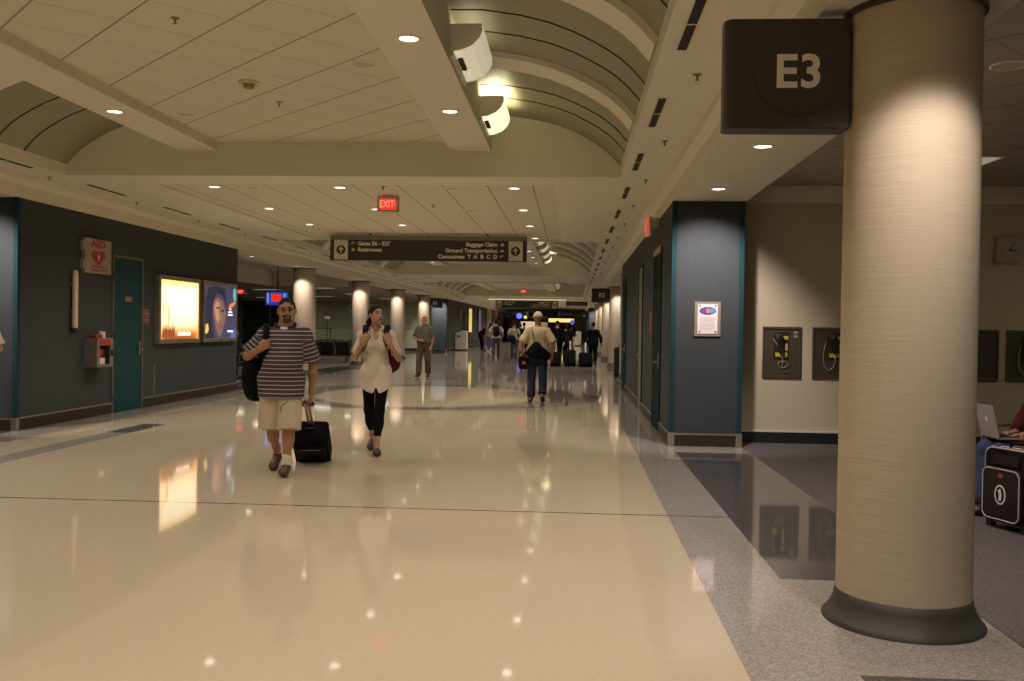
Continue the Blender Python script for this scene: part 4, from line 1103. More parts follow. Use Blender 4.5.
MB().box(-0.12, 0.12, -0.03, 0.03, 0.9, 1.95).build('panel', mat('pale panel', (0.5, 0.5, 0.32), 0.5, emit=(0.5, 0.5, 0.25), estr=0.25), t)
MB().box(-0.02, 0.02, -0.02, 0.02, 0, 0.9).box(-0.25, 0.25, -0.15, 0.15, 0, 0.02).build('stand', M_black, t)

# ------------------------------------------------------------------ white waste bins
M_bin = mat('white bin', (0.85, 0.80, 0.70), 0.45, grain=0.03)
def bin_(x, y, label, rz=0.0):
    t = thing('waste_bin', label, 'bin', (x, y, 0), rz, 'white waste bins')
    MB().box(-0.38, 0.38, -0.33, 0.33, 0, 0.07).build('plinth', mat('brown plinth', (0.10, 0.035, 0.025), 0.5), t)
    MB().prism([(-0.36, 0.07), (0.36, 0.07), (0.36, 1.22), (0.1, 1.25), (-0.36, 1.08)], 'Y', -0.31, 0.31).build('body', M_bin, t, bevel=0.015)
    MB().box(-0.24, -0.02, -0.318, -0.31, 0.82, 0.93).build('flap', M_bronze2, t)
    return t
b0 = bin_(-7.0, 58.6, 'white waste bin against the far blue wall behind the green polo man')
dup(b0, (0.35, 80.0, 0), 0, 'small white waste bin in the far distance on the right of the corridor')
t = thing('litter_bin', 'slim black bin standing before the first far column on the right', 'bin', (1.52, 29.6, 0))
MB().lathe([(0, 0), (0.22, 0), (0.22, 0.82), (0.0, 0.82)], n=24).build('body', M_black, t, smooth=True, angle=40)
MB().lathe([(0.1, 0.82), (0.235, 0.82), (0.235, 0.88), (0.1, 0.92)], n=24, cap=False).build('rim', M_bronze, t, smooth=True, angle=40)

# ------------------------------------------------------------------ far end: lit shop fronts and small signs
def shop(x, y, w, h, c, s, label, z=0.9):
    t = thing('shop_front', label, 'shop front', (x, y, 0))
    MB().box(-w / 2 - 0.15, w / 2 + 0.15, 0, 0.3, 0, z).build('counter', mat('shop front dark', (0.05, 0.035, 0.025), 0.5), t)
    MB().box(-w / 2 - 0.15, w / 2 + 0.15, 0, 0.3, z + h, z + h + 0.4).build('fascia', mat('shop front dark', (0.05, 0.035, 0.025), 0.5), t)
    MB().box(-w / 2, w / 2, 0.12, 0.2, z, z + h).build('lit_display', emis('shop glow %d' % int(x * 10 + y), c, s), t)
    return t
shop(-5.6, 120.0, 2.2, 1.3, (0.9, 0.62, 0.42), 0.8, 'pale pink lit display at the far end left of the capped man', 1.0)
shop(-1.6, 126.0, 3.4, 0.5, (1.0, 0.72, 0.25), 1.2, 'yellow lit shop front at the far end behind the capped man', 2.3)
shop(-3.6, 132.0, 7.0, 0.9, (0.5, 0.36, 0.2), 0.5, 'dim amber shop front closing the far end of the corridor', 1.4)
def lamp_sign(x, y, z, r, c, s, label):
    t = thing('illuminated_sign', label, 'sign', (x, y, z))
    MB().lathe([(0, -0.05), (r, -0.05), (r, 0.05), (0, 0.05)], n=20, axis='Y').build('disc', emis('sign glow ' + label[:8], c, s), t)
    MB().box(-0.03, 0.03, -0.03, 0.03, r * 0.9, ZC - z + 0.02).build('hanger', M_black, t)
lamp_sign(-5.65, 98.0, 2.72, 0.30, (0.10, 0.16, 1.0), 1.6, 'round blue glowing sign in the far distance left of the capped man')
lamp_sign(-5.05, 99.0, 2.60, 0.17, (0.9, 0.85, 0.15), 1.3, 'small yellow glowing sign beside the round blue sign')
lamp_sign(-0.1, 104.0, 2.15, 0.26, (0.12, 0.12, 0.6), 0.9, 'small blue glowing sign far down the right side of the corridor')
# ------------------------------------------------------------------ smooth-surface modeller for figures and bags
V3 = lambda *a: np.array(a, float)
class Prim:
    def __init__(s, kind, k=0.02, op='add', tag=0, **kw): s.kind, s.k, s.op, s.tag, s.kw = kind, k, op, tag, kw
    def bounds(s):
        if s.kind == 'cone':
            r = max(s.kw['ra'], s.kw['rb']); a, b = s.kw['a'], s.kw['b']
            return np.minimum(a, b) - r, np.maximum(a, b) + r
        r = np.max(s.kw['r']); return s.kw['c'] - r, s.kw['c'] + r
    def dist(s, P):
        w = s.kw
        if s.kind == 'cone':
            a, b, ra, rb = w['a'], w['b'], w['ra'], w['rb']
            pa = P - a
            if w.get('flat') is not None:
                n, f = w['flat']; pa = pa + (f - 1) * (pa @ n)[..., None] * n
            d = b - a; L2 = max(d @ d, 1e-9)
            t = np.clip((pa @ d) / L2, 0, 1)
            q = pa - t[..., None] * d
            r = np.sqrt((q * q).sum(-1)) - (ra + (rb - ra) * t)
        else:
            q = P - w['c']
            if w.get('R') is not None: q = q @ w['R']
            rr = w['r']
            k0 = np.sqrt(((q / rr) ** 2).sum(-1)); k1 = np.sqrt(((q / (rr * rr)) ** 2).sum(-1))
            r = k0 * (k0 - 1) / np.maximum(k1, 1e-6)
        for n, c in w.get('cuts', ()):           # keep n.p < c
            r = np.maximum(r, P @ n - c)
        return r
def cone(a, b, ra, rb=None, k=0.02, **kw): return Prim('cone', k, a=V3(*a), b=V3(*b), ra=ra, rb=ra if rb is None else rb, **kw)
def ell(c, r, R=None, k=0.02, **kw): return Prim('ell', k, c=V3(*c), r=V3(*r), R=R, **kw)
def sub_ell(c, r, R=None, k=0.01): return Prim('ell', k, 'sub', c=V3(*c), r=V3(*r), R=R)

def surface(prims, h, cuts=(), wrinkle=None, smooth=1, tails=None):
    lo = np.min([p.bounds()[0] for p in prims if p.op == 'add'], 0) - 3 * h
    hi = np.max([p.bounds()[1] for p in prims if p.op == 'add'], 0) + 3 * h
    n = np.ceil((hi - lo) / h).astype(int) + 1
    F = np.full(n, 0.5, np.float32)
    ax = [lo[i] + h * np.arange(n[i]) for i in range(3)]
    for p in prims:
        b0, b1 = p.bounds(); m = p.k + 3 * h
        i0 = np.maximum(np.floor((b0 - m - lo) / h).astype(int), 0); i1 = np.minimum(np.ceil((b1 + m - lo) / h).astype(int) + 1, n)
        if (i1 <= i0).any(): continue
        sl = tuple(slice(i0[i], i1[i]) for i in range(3))
        G = np.stack(np.meshgrid(*[ax[i][sl[i]] for i in range(3)], indexing='ij'), -1)
        d = p.dist(G); f = F[sl]
        if p.op == 'add':
            hh = np.maximum(p.k - np.abs(f - d), 0) / p.k
            F[sl] = np.minimum(f, d) - hh * hh * p.k * 0.25
        else:
            d = -d; hh = np.maximum(p.k - np.abs(f - d), 0) / p.k
            F[sl] = np.maximum(f, d) + hh * hh * p.k * 0.25
    if cuts or wrinkle or tails:
        G = np.stack(np.meshgrid(*ax, indexing='ij'), -1)
        if wrinkle:
            amp, fr, sd = wrinkle
            x, y, z = G[..., 0], G[..., 1], G[..., 2]
            w = np.sin(fr * (0.9 * x + 0.5 * z) + sd + 1.7 * np.sin(fr * 0.45 * (z - 0.6 * x) + sd)) * np.cos(fr * (0.8 * y - 0.3 * z) + 2 * sd) + 0.6 * np.sin(fr * 1.7 * (0.5 * z - x) + 3 * sd + np.sin(fr * y))
            F += (amp * w).astype(np.float32)
        if tails: F = np.maximum(F, (tails + 0.075 * (np.abs(G[..., 0]) / 0.17) ** 2 + 0.07 * np.exp(-((G[..., 0] - 0.01) / 0.022) ** 2) - G[..., 2]).astype(np.float32))
        for nn, c in cuts: F = np.maximum(F, (G @ V3(*nn) - c).astype(np.float32))
    # surface nets
    S = F < 0
    c8 = [(i, j, k) for i in (0, 1) for j in (0, 1) for k in (0, 1)]
    sh = tuple(x - 1 for x in F.shape)
    cnt = sum(S[i:i + sh[0], j:j + sh[1], k:k + sh[2]].astype(np.int8) for i, j, k in c8)
    idx = np.argwhere((cnt > 0) & (cnt < 8))
    vals = np.stack([F[idx[:, 0] + i, idx[:, 1] + j, idx[:, 2] + k] for i, j, k in c8], 1)
    acc = np.zeros((len(idx), 3)); num = np.zeros(len(idx))
    for a in range(8):
        for b in range(a + 1, 8):
            ca, cb = np.array(c8[a]), np.array(c8[b])
            if np.abs(ca - cb).sum() != 1: continue
            fa, fb = vals[:, a], vals[:, b]; m = (fa < 0) != (fb < 0)
            t = np.where(m, fa / np.where(m, fa - fb, 1), 0)
            acc += m[:, None] * (ca + t[:, None] * (cb - ca)); num += m
    vid = np.full(sh, -1, np.int64); vid[tuple(idx.T)] = np.arange(len(idx))
    V = lo + h * (idx + acc / num[:, None])
    quads = []
    for axn in range(3):
        o = [1, 1, 1]; o[axn] = 0
        u, w = [q for q in range(3) if q != axn]
        s0 = [slice(1, sh[q]) for q in range(3)]; s0[axn] = slice(0, sh[axn])
        s1 = list(s0); s1[axn] = slice(1, sh[axn] + 1)
        A, B = S[tuple(s0)], S[tuple(s1)]
        e = np.argwhere(A != B) + np.array([1 if q != axn else 0 for q in range(3)])
        inv = A[A != B]
        def g(du, dw):
            q = e.copy(); q[:, u] += du; q[:, w] += dw; return vid[tuple(q.T)]
        Q = np.stack([g(-1, -1), g(0, -1), g(0, 0), g(-1, 0)], 1)
        flip = inv if axn != 1 else ~inv
        Q[~flip] = Q[~flip][:, ::-1]
        quads.append(Q)
    Q = np.concatenate(quads); Q = Q[(Q >= 0).all(1)]
    # light relaxation
    for _ in range(smooth):
        s_ = np.zeros_like(V); c_ = np.zeros(len(V))
        for a in range(4):
            b = (a + 1) % 4
            np.add.at(s_, Q[:, a], V[Q[:, b]]); np.add.at(s_, Q[:, b], V[Q[:, a]])
            np.add.at(c_, Q[:, a], 1); np.add.at(c_, Q[:, b], 1)
        V = V * 0.5 + 0.5 * s_ / np.maximum(c_, 1)[:, None]
    return V, Q

def to_mesh(name, V, Q, mats, parent, paint=None, attr=None):
    me = bpy.data.meshes.new(name)
    me.vertices.add(len(V)); me.vertices.foreach_set('co', V.astype(np.float32).ravel())
    me.loops.add(len(Q) * 4); me.loops.foreach_set('vertex_index', Q.astype(np.int32).ravel())
    me.polygons.add(len(Q)); me.polygons.foreach_set('loop_start', np.arange(0, len(Q) * 4, 4, dtype=np.int32))
    me.polygons.foreach_set('loop_total', np.full(len(Q), 4, np.int32))
    for m in mats: me.materials.append(m)
    if paint:
        C = V[Q].mean(1); mi = np.zeros(len(Q), np.int32)
        for f, k in paint: mi[f(C)] = k
        me.polygons.foreach_set('material_index', mi)
    me.polygons.foreach_set('use_smooth', np.ones(len(Q), bool))
    if attr is not None:
        a = me.attributes.new('stripe', 'FLOAT', 'POINT'); a.data.foreach_set('value', attr.astype(np.float32))
    me.update(); me.validate()
    o = bpy.data.objects.new(name, me); col.objects.link(o); o.parent = parent
    return o
def rot_m(yaw=0, pitch=0, roll=0):       # degrees: yaw turns to the figure's left, pitch lifts the chin, roll tilts
    m = Euler((math.radians(-pitch), math.radians(roll), math.radians(yaw)), 'XYZ').to_matrix()
    return np.array(m)

M_skin_tan = mat('tan skin', (0.33, 0.165, 0.085), 0.5, grain=0.05)
M_skin_fair = mat('fair skin', (0.44, 0.25, 0.155), 0.5, grain=0.05)
M_skin_dark = mat('brown skin', (0.16, 0.075, 0.04), 0.5, grain=0.05)
M_lip = mat('lips', (0.17, 0.062, 0.045), 0.45)
M_eye = mat('dark eye', (0.012, 0.009, 0.008), 0.25)
M_eyew = mat('eye white', (0.5, 0.44, 0.38), 0.35)
M_hairk = mat('black hair', (0.010, 0.008, 0.007), 0.7, spec=0.15, grain=0.3, gscale=120)
M_hairb = mat('brown hair', (0.028, 0.015, 0.009), 0.7, spec=0.2, grain=0.3, gscale=120)
M_hairg = mat('grey hair', (0.16, 0.13, 0.10), 0.6, grain=0.2, gscale=120)
def cloth(name, c, rough=0.9, g=0.12): return mat(name, c, rough, spec=0.06, grain=g, gscale=90, bump=0.15)
M_stripe = None
def stripe_mat():
    m = bpy.data.materials.new('striped knit'); m.use_nodes = True
    t = NT(m.node_tree); b = m.node_tree.nodes['Principled BSDF']
    at = t.new('ShaderNodeAttribute'); at.attribute_name = 'stripe'
    q = t.m('FRACT', t.m('DIVIDE', at.outputs['Fac'], 0.041))
    n = t.noise(t.coord(), 200, 2)
    dark = t.mix(n, (0.030, 0.022, 0.034), (0.055, 0.042, 0.060))
    c = t.mix(t.band(q, 0.40, 0.68), dark, (0.36, 0.31, 0.29))
    c = t.mix(t.band(q, 0.02, 0.12), c, (0.11, 0.09, 0.13))
    t.put(b.inputs['Base Color'], c); b.inputs['Roughness'].default_value = 0.9; b.inputs['Specular IOR Level'].default_value = 0.15
    return m
M_stripe = stripe_mat()

def hand_prims(wr, d, nrm, side, curl=0.5, scale=1.0, thumb=0.5):
    """palm and five separate fingers. wr wrist point, d direction of the hand, nrm direction the palm faces, side +1/-1 thumb side = side * (d x nrm)"""
    d = V3(*d); d /= np.linalg.norm(d); nrm = V3(*nrm); nrm = nrm - d * (d @ nrm); nrm /= np.linalg.norm(nrm)
    lat = np.cross(d, nrm) * side              # towards the thumb
    s = scale; P = []
    wr = V3(*wr)
    for k in range(4):
        off = (1.5 - k) * 0.0195
        a = wr + d * 0.012 * s + lat * off * 0.75 * s; kn = wr + d * (0.092 - 0.006 * abs(k - 1)) * s + lat * off * s
        P.append(cone(a, kn, 0.0145 * s, 0.0125 * s, k=0.012))
        L = [(0.040, 0.026, 0.021), (0.045, 0.029, 0.022), (0.041, 0.027, 0.021), (0.032, 0.020, 0.019)][k]
        ang = 0.12; p = kn
        for j, l in enumerate(L):
            ang += curl * (0.75 + 0.1 * k, 1.0, 0.75)[j]
            q = p + (d * math.cos(ang) + nrm * math.sin(ang) + lat * (0.05 * (1.5 - k))) * l * s
            P.append(cone(p, q, (0.0092 - 0.0007 * j) * s, (0.0086 - 0.0008 * j) * s, k=0.003)); p = q
    a = wr + d * 0.02 * s + lat * 0.022 * s; b = a + (d * 0.6 + lat * 0.75 + nrm * 0.25) * 0.042 * s
    c = b + (d * 0.85 + lat * (0.35 - 0.5 * thumb) + nrm * (0.25 + 0.5 * thumb)) * 0.034 * s; e = c + (d * 0.8 - lat * 0.3 * thumb + nrm * (0.2 + 0.5 * thumb)) * 0.028 * s
    P += [cone(a, b, 0.015 * s, 0.0125 * s, k=0.01), cone(b, c, 0.011 * s, 0.010 * s, k=0.003), cone(c, e, 0.0098 * s, 0.008 * s, k=0.003)]
    P.append(cone(wr - d * 0.03 * s, wr + d * 0.015 * s, 0.027 * s, 0.026 * s, k=0.015, flat=(nrm, 1.25)))
    return P

def figure(label, loc, rz, pose, look, h=0.012, s=1.0, detail=False, group=None):
    """local frame: -Y is forward, +X is the figure's own left (image right when it faces the camera)"""
    t = thing('person', label, 'person', loc, rz, group)
    b = look.get('bulk', 1.0); fem = look.get('fem', False)
    J = dict(pelvis=(0, 0, 0.95), chest=(0, 0.0, 1.30), neck=(0, 0.01, 1.455), head=(0, -0.015, 1.625),
             shL=(0.180, 0.01, 1.385), shR=(-0.180, 0.01, 1.385), elL=(0.235, 0.03, 1.10), elR=(-0.235, 0.03, 1.10),
             wrL=(0.235, -0.06, 0.875), wrR=(-0.235, -0.06, 0.875), hipL=(0.092, 0, 0.93), hipR=(-0.092, 0, 0.93),
             knL=(0.10, -0.02, 0.50), knR=(-0.10, -0.02, 0.50), anL=(0.10, 0.03, 0.09), anR=(-0.10, 0.03, 0.09),
             toL=(0.115, -0.14, 0.03), toR=(-0.115, -0.14, 0.03))
    J.update(pose.get('J', {})); J = {k: V3(*v) for k, v in J.items()}
    HR = rot_m(*pose.get('head', (0, 0, 0))); hc = J['head']
    up = V3(0, 0, 1); fw = V3(0, 1, 0)
    def H(x, y, z): return hc + HR @ V3(x, y, z)
    lw = look.get('limb', 1.0)
    # -------- body (one continuous skin)
    B = []
    B.append(cone(J['pelvis'], J['chest'], 0.135 * b, 0.145 * b, k=0.05, flat=(fw, 1.35)))
    B.append(cone(J['shL'] * 0.9 + J['shR'] * 0.1, J['shR'] * 0.9 + J['shL'] * 0.1, 0.052, k=0.06))
    for q in 'LR': B.append(cone(J['neck'] - up * 0.03, J['sh' + q] * 0.85 + J['neck'] * 0.15 - up * 0.01, 0.040, 0.040, k=0.03))
    B.append(cone(J['chest'], J['neck'] - up * 0.03, 0.10, 0.065, k=0.05))
    nk = look.get('neck', 1.0)
    B.append(cone(J['neck'] - up * 0.03, H(0, 0.022, -0.055), 0.064 * nk, 0.056 * nk, k=0.025))
    fwid = look.get('face', 1.0); hw = look.get('head_w', 1.0)
    B += [ell(H(0, 0.016, 0.028), (0.075 * hw, 0.097, 0.094), HR, k=0.02), ell(H(0, -0.028, -0.045), (0.060 * fwid, 0.066, 0.076), HR, k=0.025), ell(H(0, -0.062, -0.098), (0.030 * fwid, 0.024, 0.024), HR, k=0.02)]
    if detail:
        B += [cone(H(0, -0.088, 0.006), H(0, -0.113, -0.032), 0.008, 0.0125, k=0.008), cone(H(-0.012, -0.1, -0.036), H(0.012, -0.1, -0.036), 0.009, k=0.006),
              cone(H(-0.036, -0.080, 0.026), H(0.036, -0.080, 0.026), 0.011, k=0.012),
              cone(H(-0.018, -0.091, -0.066), H(0.018, -0.091, -0.066), 0.0085, k=0.006), cone(H(-0.013, -0.090, -0.077), H(0.013, -0.090, -0.077), 0.008, k=0.006),
              sub_ell(H(0.031, -0.100, 0.004), (0.017, 0.013, 0.011), HR, 0.01), sub_ell(H(-0.031, -0.100, 0.004), (0.017, 0.013, 0.011), HR, 0.01),
              ell(H(0.031, -0.079, 0.004), (0.013, 0.011, 0.010), HR, k=0.004), ell(H(-0.031, -0.079, 0.004), (0.013, 0.011, 0.010), HR, k=0.004)]
    else:
        B += [cone(H(0, -0.088, 0.0), H(0, -0.110, -0.03), 0.010, 0.014, k=0.01)]
    for sg in (-1, 1): B.append(ell(H(sg * 0.077 * hw, 0.012, -0.008), (0.011, 0.022, 0.034), HR, k=0.008))
    for q in 'LR':
        B.append(cone(J['sh' + q], J['el' + q], 0.052 * lw, 0.040 * lw, k=0.03))
        m = J['el' + q] * 0.72 + J['wr' + q] * 0.28
        B += [cone(J['el' + q], J['wr' + q], 0.040 * lw, 0.027, k=0.02), ell(m, (0.045 * lw,) * 3, k=0.02)]
        B.append(cone(J['hip' + q], J['kn' + q], 0.085 * lw, 0.055 * lw, k=0.04))
        c = J['kn' + q] * 0.68 + J['an' + q] * 0.32 + fw * 0.018
        B.append(cone(J['kn' + q], J['an' + q], 0.050 * lw, 0.036, k=0.03))
        if look.get('legs', ('', 0))[0] in ('shorts',): B.append(ell(c, (0.053 * lw, 0.056 * lw, 0.11), k=0.04))
        a = J['an' + q]; dd = J['to' + q] - a; dd2 = V3(dd[0], dd[1], 0); dd2 = dd2 / max(np.linalg.norm(dd2), 1e-6)
        B.append(cone(a - dd2 * 0.03 - up * 0.045, J['to' + q], 0.034, 0.024, k=0.03))
    hands = pose.get('hands', {})
    for q in 'LR':
        if not detail:
            d = J['wr' + q] - J['el' + q]; d /= np.linalg.norm(d)
            hd = hands.get(q, {}); dd = V3(*hd['d']) if 'd' in hd else d
            dd = dd / np.linalg.norm(dd)
            B += [cone(J['wr' + q], J['wr' + q] + dd * 0.09, 0.028, 0.034, k=0.02), cone(J['wr' + q] + dd * 0.09, J['wr' + q] + dd * 0.15, 0.030, 0.018, k=0.02)]
    V, Q = surface(B, h)
    inv = np.linalg.inv(HR)
    def hl(C): return (C - hc) @ inv.T
    paint = []
    mats = [look['skin'], M_lip, M_eye, look.get('stubble', look['skin']), M_eyew]
    if detail:
        def lips(C):
            q = hl(C); return (np.abs(q[:, 0]) < 0.023) & (np.abs(q[:, 2] + 0.0715) < 0.0115) & (q[:, 1] < -0.07)
        def eyes(C):
            q = hl(C); return (((np.abs(q[:, 0]) - 0.031) / 0.014) ** 2 + ((q[:, 2] - 0.004) / 0.0075) ** 2 < 1) & (q[:, 1] < -0.05)
        def brows(C):
            q = hl(C); return (np.abs(np.abs(q[:, 0]) - 0.032) < 0.02) & (np.abs(q[:, 2] - 0.0275 + 0.15 * np.abs(np.abs(q[:, 0]) - 0.025)) < (0.0025 if fem else 0.005)) & (q[:, 1] < -0.05)
        paint += [(eyes, 2), (brows, 2)]
        if look.get('goatee'):
            def goat(C):
                q = hl(C); return (q[:, 1] < -0.055) & (np.abs(q[:, 0]) < 0.036) & (q[:, 2] < -0.048) & (q[:, 2] > -0.135) & ~((np.abs(q[:, 0]) < 0.02) & (np.abs(q[:, 2] + 0.0715) < 0.0095))
            paint.append((goat, 2))
        paint.append((lips, 1))
    if detail:
        for q in 'LR':
            d = J['wr' + q] - J['el' + q]; d = d / np.linalg.norm(d)
            hd = hands.get(q, {})
            sgn = 1 if q == 'L' else -1
            hp = hand_prims(J['wr' + q], hd.get('d', d), hd.get('n', (-sgn, 0.15, 0)), hd.get('side', -sgn), hd.get('curl', 0.45), 1.0, hd.get('thumb', 0.4))
            hp.append(cone(J['el' + q] * 0.25 + J['wr' + q] * 0.75, J['wr' + q], 0.031, 0.0265, k=0.012))
            hv, hq = surface(hp, 0.0042)
            Q = np.concatenate([Q, hq + len(V)]); V = np.concatenate([V, hv])
    to_mesh('body', V * s, Q, mats, t, [(lambda C, f=f: f(C / s), k) for f, k in paint])
    # -------- clothing
    hem = look.get('hem', 0.86); tl = look.get('sleeve', 0.75); off = 0.014
    if look.get('top'):
        T = []
        T.append(cone(J['pelvis'] + up * 0.0, J['chest'], 0.150 * b, 0.160 * b, k=0.05, flat=(fw, 1.32)))
        T.append(cone(V3(J['pelvis'][0], J['pelvis'][1], min(hem, 0.9) - 0.02), J['pelvis'] + up * 0.08, look.get('flare', 0.165) * b, 0.155 * b, k=0.04, flat=(fw, 1.3)))
        if look.get('belly'): T.append(ell(J['pelvis'] * 0.45 + J['chest'] * 0.55 + V3(0, -0.055, -0.02), (0.165 * b, 0.13 * look['belly'], 0.20), k=0.06))
        if fem:
            for sg in (-1, 1): T.append(ell(J['chest'] + V3(sg * 0.072, -0.085, -0.03), (0.07, 0.062, 0.068), k=0.04))
        else: T.append(ell(J['chest'] + V3(0, -0.04, 0.0), (0.15 * b, 0.095, 0.13), k=0.05))
        T.append(cone(J['shL'], J['shR'], 0.056, k=0.05))
        T.append(cone(J['chest'], J['neck'] - up * 0.095, 0.11, 0.078, k=0.05))
        for q in 'LR': T.append(cone(J['neck'] - up * 0.045 + (J['sh' + q] - J['neck']) * 0.2, J['sh' + q], 0.043, 0.054, k=0.03))
        wd = look.get('sleeve_r', (0.075, 0.083)); wd = (min(0.066, wd[0]), wd[1])
        if look.get('legs'):
            lr = {'shorts': 0.115, 'trousers': 0.098, 'jeans': 0.096, 'leggings': 0.083}[look['legs'][0]] * look.get('leg_bulk', 1.0) + 0.014
            T.append(cone(J['hipL'] + up * 0.03, J['hipR'] + up * 0.03, (0.105 * min(b, 1.2) + 0.016) * (0.82 if fem else 1.0), k=0.05, flat=(fw, 1.05)))
            T.append(cone(J['pelvis'] + up * 0.10, J['pelvis'], 0.140 * b + 0.015, 0.145 * b + 0.015, k=0.05, flat=(fw, 1.3)))
            for q in 'LR': T.append(cone(J['hip' + q], J['hip' + q] * 0.45 + J['kn' + q] * 0.55, lr, lr + 0.006, k=0.05))
        arms = {}
        for q in 'LR':
            a, e, w = J['sh' + q], J['el' + q], J['wr' + q]
            if tl <= 1.0:
                d = (e - a); L = np.linalg.norm(d); d /= L; end = a + d * L * tl
                T.append(cone(a, end + d * 0.05, wd[0], wd[1], k=0.03, cuts=[(d, float(d @ end))]))
            else:
                T.append(cone(a, e, wd[0], wd[1] * 0.85, k=0.03))
                d = (w - e); L = np.linalg.norm(d); d /= L; end = w - d * 0.01
                T.append(cone(e, end + d * 0.03, wd[1] * 0.82, 0.045, k=0.02, cuts=[(d, float(d @ end))]))
            arms[q] = (a, e)
        if look.get('vneck'): T.append(sub_ell(J['neck'] + V3(0, -0.115, -0.045), (0.034, 0.075, 0.085), k=0.008))
        V, Q = surface(T, h * 1.0, cuts=[((0, 0, -1), -hem)] if not look.get('tails') else [], tails=(hem if look.get('tails') else None), wrinkle=look.get('wrinkle', (0.0035, 26, 1.3)))
        attr = None
        if look.get('striped'):
            attr = -V[:, 2].copy()
            for q in 'LR':
                a, e = arms[q]; d = (e - a); L = np.linalg.norm(d); d /= L
                tt = (V - a) @ d; qd = np.linalg.norm(V - a - tt[:, None] * d, axis=1)
                m = (qd < 0.10) & (tt > 0.06) & (np.abs(V[:, 0]) > 0.17 * b)
                attr[m] = tt[m] + 0.007
        def place(C): return np.zeros(len(C), bool)
        tm = [look['top'], look.get('placket', look['top'])]
        pl = []
        if look.get('placket'): pl = [(lambda C: (np.abs(C[:, 0] / s - 0.0) < 0.016) & (C[:, 1] < 0) & (C[:, 2] / s > look.get('placket_z', 1.2)), 1)]
        to_mesh(look.get('top_name', 'shirt'), V * s, Q, tm, t, pl, attr)
    if look.get('collar'):
        c = J['neck'] + up * 0.004; P = []
        for k in range(13):
            q = math.radians(-62 + 304 * k / 12 + 90 - 0) if False else math.radians(-90 + 28 + (304) * k / 12)
            rr = 0.084 * look.get('neck', 1.0) ** 0.5
            P.append((c[0] + rr * math.cos(q) * 1.0, c[1] + 0.012 + rr * 0.86 * math.sin(q), c[2] + 0.012 + 0.028 * math.sin(q)))
        C = [cone(P[i], P[i + 1], 0.018, k=0.012) for i in range(12)]
        for sg in (0, 12):
            p = V3(*P[sg]); e = p + V3((-1 if sg == 12 else 1) * 0.012, -0.022, -0.055)
            C.append(cone(p, e, 0.020, 0.010, k=0.012))
        V, Q = surface(C, min(h, 0.009))
        to_mesh('collar', V * s, Q, [look['collar']], t)
    if look.get('undershirt'):
        V, Q = surface([ell(J['neck'] + V3(0, -0.040, -0.030), (0.062, 0.060, 0.042), k=0.01)], min(h, 0.009))
        to_mesh('undershirt', V * s, Q, [look['undershirt']], t)
    if look.get('legs'):
        kind, lm = look['legs']; G = []
        rr = {'shorts': (0.115, 0.125), 'trousers': (0.098, 0.078), 'jeans': (0.096, 0.074), 'leggings': (0.083, 0.060)}[kind]
        lb = look.get('leg_bulk', 1.0)
        G.append(cone(J['hipL'] + up * 0.03, J['hipR'] + up * 0.03, 0.105 * min(b, 1.2), k=0.05, flat=(fw, 1.05)))
        G.append(cone(J['pelvis'] + up * 0.10, J['pelvis'], 0.140 * b, 0.145 * b, k=0.05, flat=(fw, 1.3)))
        for q in 'LR':
            a, kn, an = J['hip' + q], J['kn' + q], J['an' + q]
            if kind == 'shorts':
                d = kn - a; L = np.linalg.norm(d); d /= L; end = kn + d * 0.05
                G.append(cone(a, end + d * 0.05, rr[0] * lb, rr[1] * lb, k=0.03, cuts=[(d, float(d @ end))]))
            else:
                G.append(cone(a, kn, rr[0] * lb, rr[1] * lb, k=0.03))
                if kind == 'leggings':
                    c = kn * 0.68 + an * 0.32 + fw * 0.018
                    end = kn * 0.28 + an * 0.72; d = an - kn; d /= np.linalg.norm(d)
                    G += [cone(kn, an, 0.056, 0.040, k=0.03, cuts=[(d, float(d @ end))]), ell(c, (0.058, 0.062, 0.11), k=0.04)]
                else:
                    d = an - kn; d /= np.linalg.norm(d)
                    G.append(cone(kn, an - d * 0.01, rr[1] * lb, rr[1] * 0.98 * lb, k=0.03, cuts=[(d, float(d @ an) - 0.005)]))
        V, Q = surface(G, h, cuts=[((0, 0, 1), look.get('waist', 1.04))], wrinkle=(0.003 if kind != 'leggings' else 0.0012, 24, 0.4))
        pn = {'shorts': 'shorts', 'trousers': 'trousers', 'jeans': 'jeans', 'leggings': 'leggings'}[kind]
        to_mesh(pn, V * s, Q, [lm], t)
    if look.get('belt'):
        bb = MB(); rb = 0.152 * b
        ring = [(J['pelvis'][0] + rb * 1.0 * math.cos(2 * PI * k / 28), J['pelvis'][1] + rb * 0.8 * math.sin(2 * PI * k / 28), look.get('belt_z', 0.98)) for k in range(28)]
        bb.tube([tuple(np.array(p) * s) for p in ring], 0.018 * s, n=6, closed=True); bb.build('belt', look['belt'], t, smooth=True)
    for q in 'LR':
        if not look.get('shoes'): break
        a, to = J['an' + q], J['to' + q]
        d = to - a; dh = V3(d[0], d[1], 0); dh /= max(np.linalg.norm(dh), 1e-6)
        heel = a - dh * 0.05 - up * 0.05
        sole = to - heel; sole /= np.linalg.norm(sole)
        nrm = np.cross(np.cross(sole, up), sole); nrm /= max(np.linalg.norm(nrm), 1e-6)
        tip = to + sole * 0.03
        fl = (nrm, 1.25)
        S_ = [cone(heel + nrm * 0.012, to + nrm * 0.008, 0.040, 0.047, k=0.02), cone(to + nrm * 0.004, tip + nrm * 0.0, 0.045, 0.034, k=0.02)]
        if look.get('low_shoe'): S_[0] = cone(heel + nrm * 0.004, to + nrm * 0.004, 0.038, 0.044, k=0.02)
        else: S_.append(cone(heel + nrm * 0.02 + sole * 0.03, a + up * (0.0), 0.04, 0.044, k=0.02))
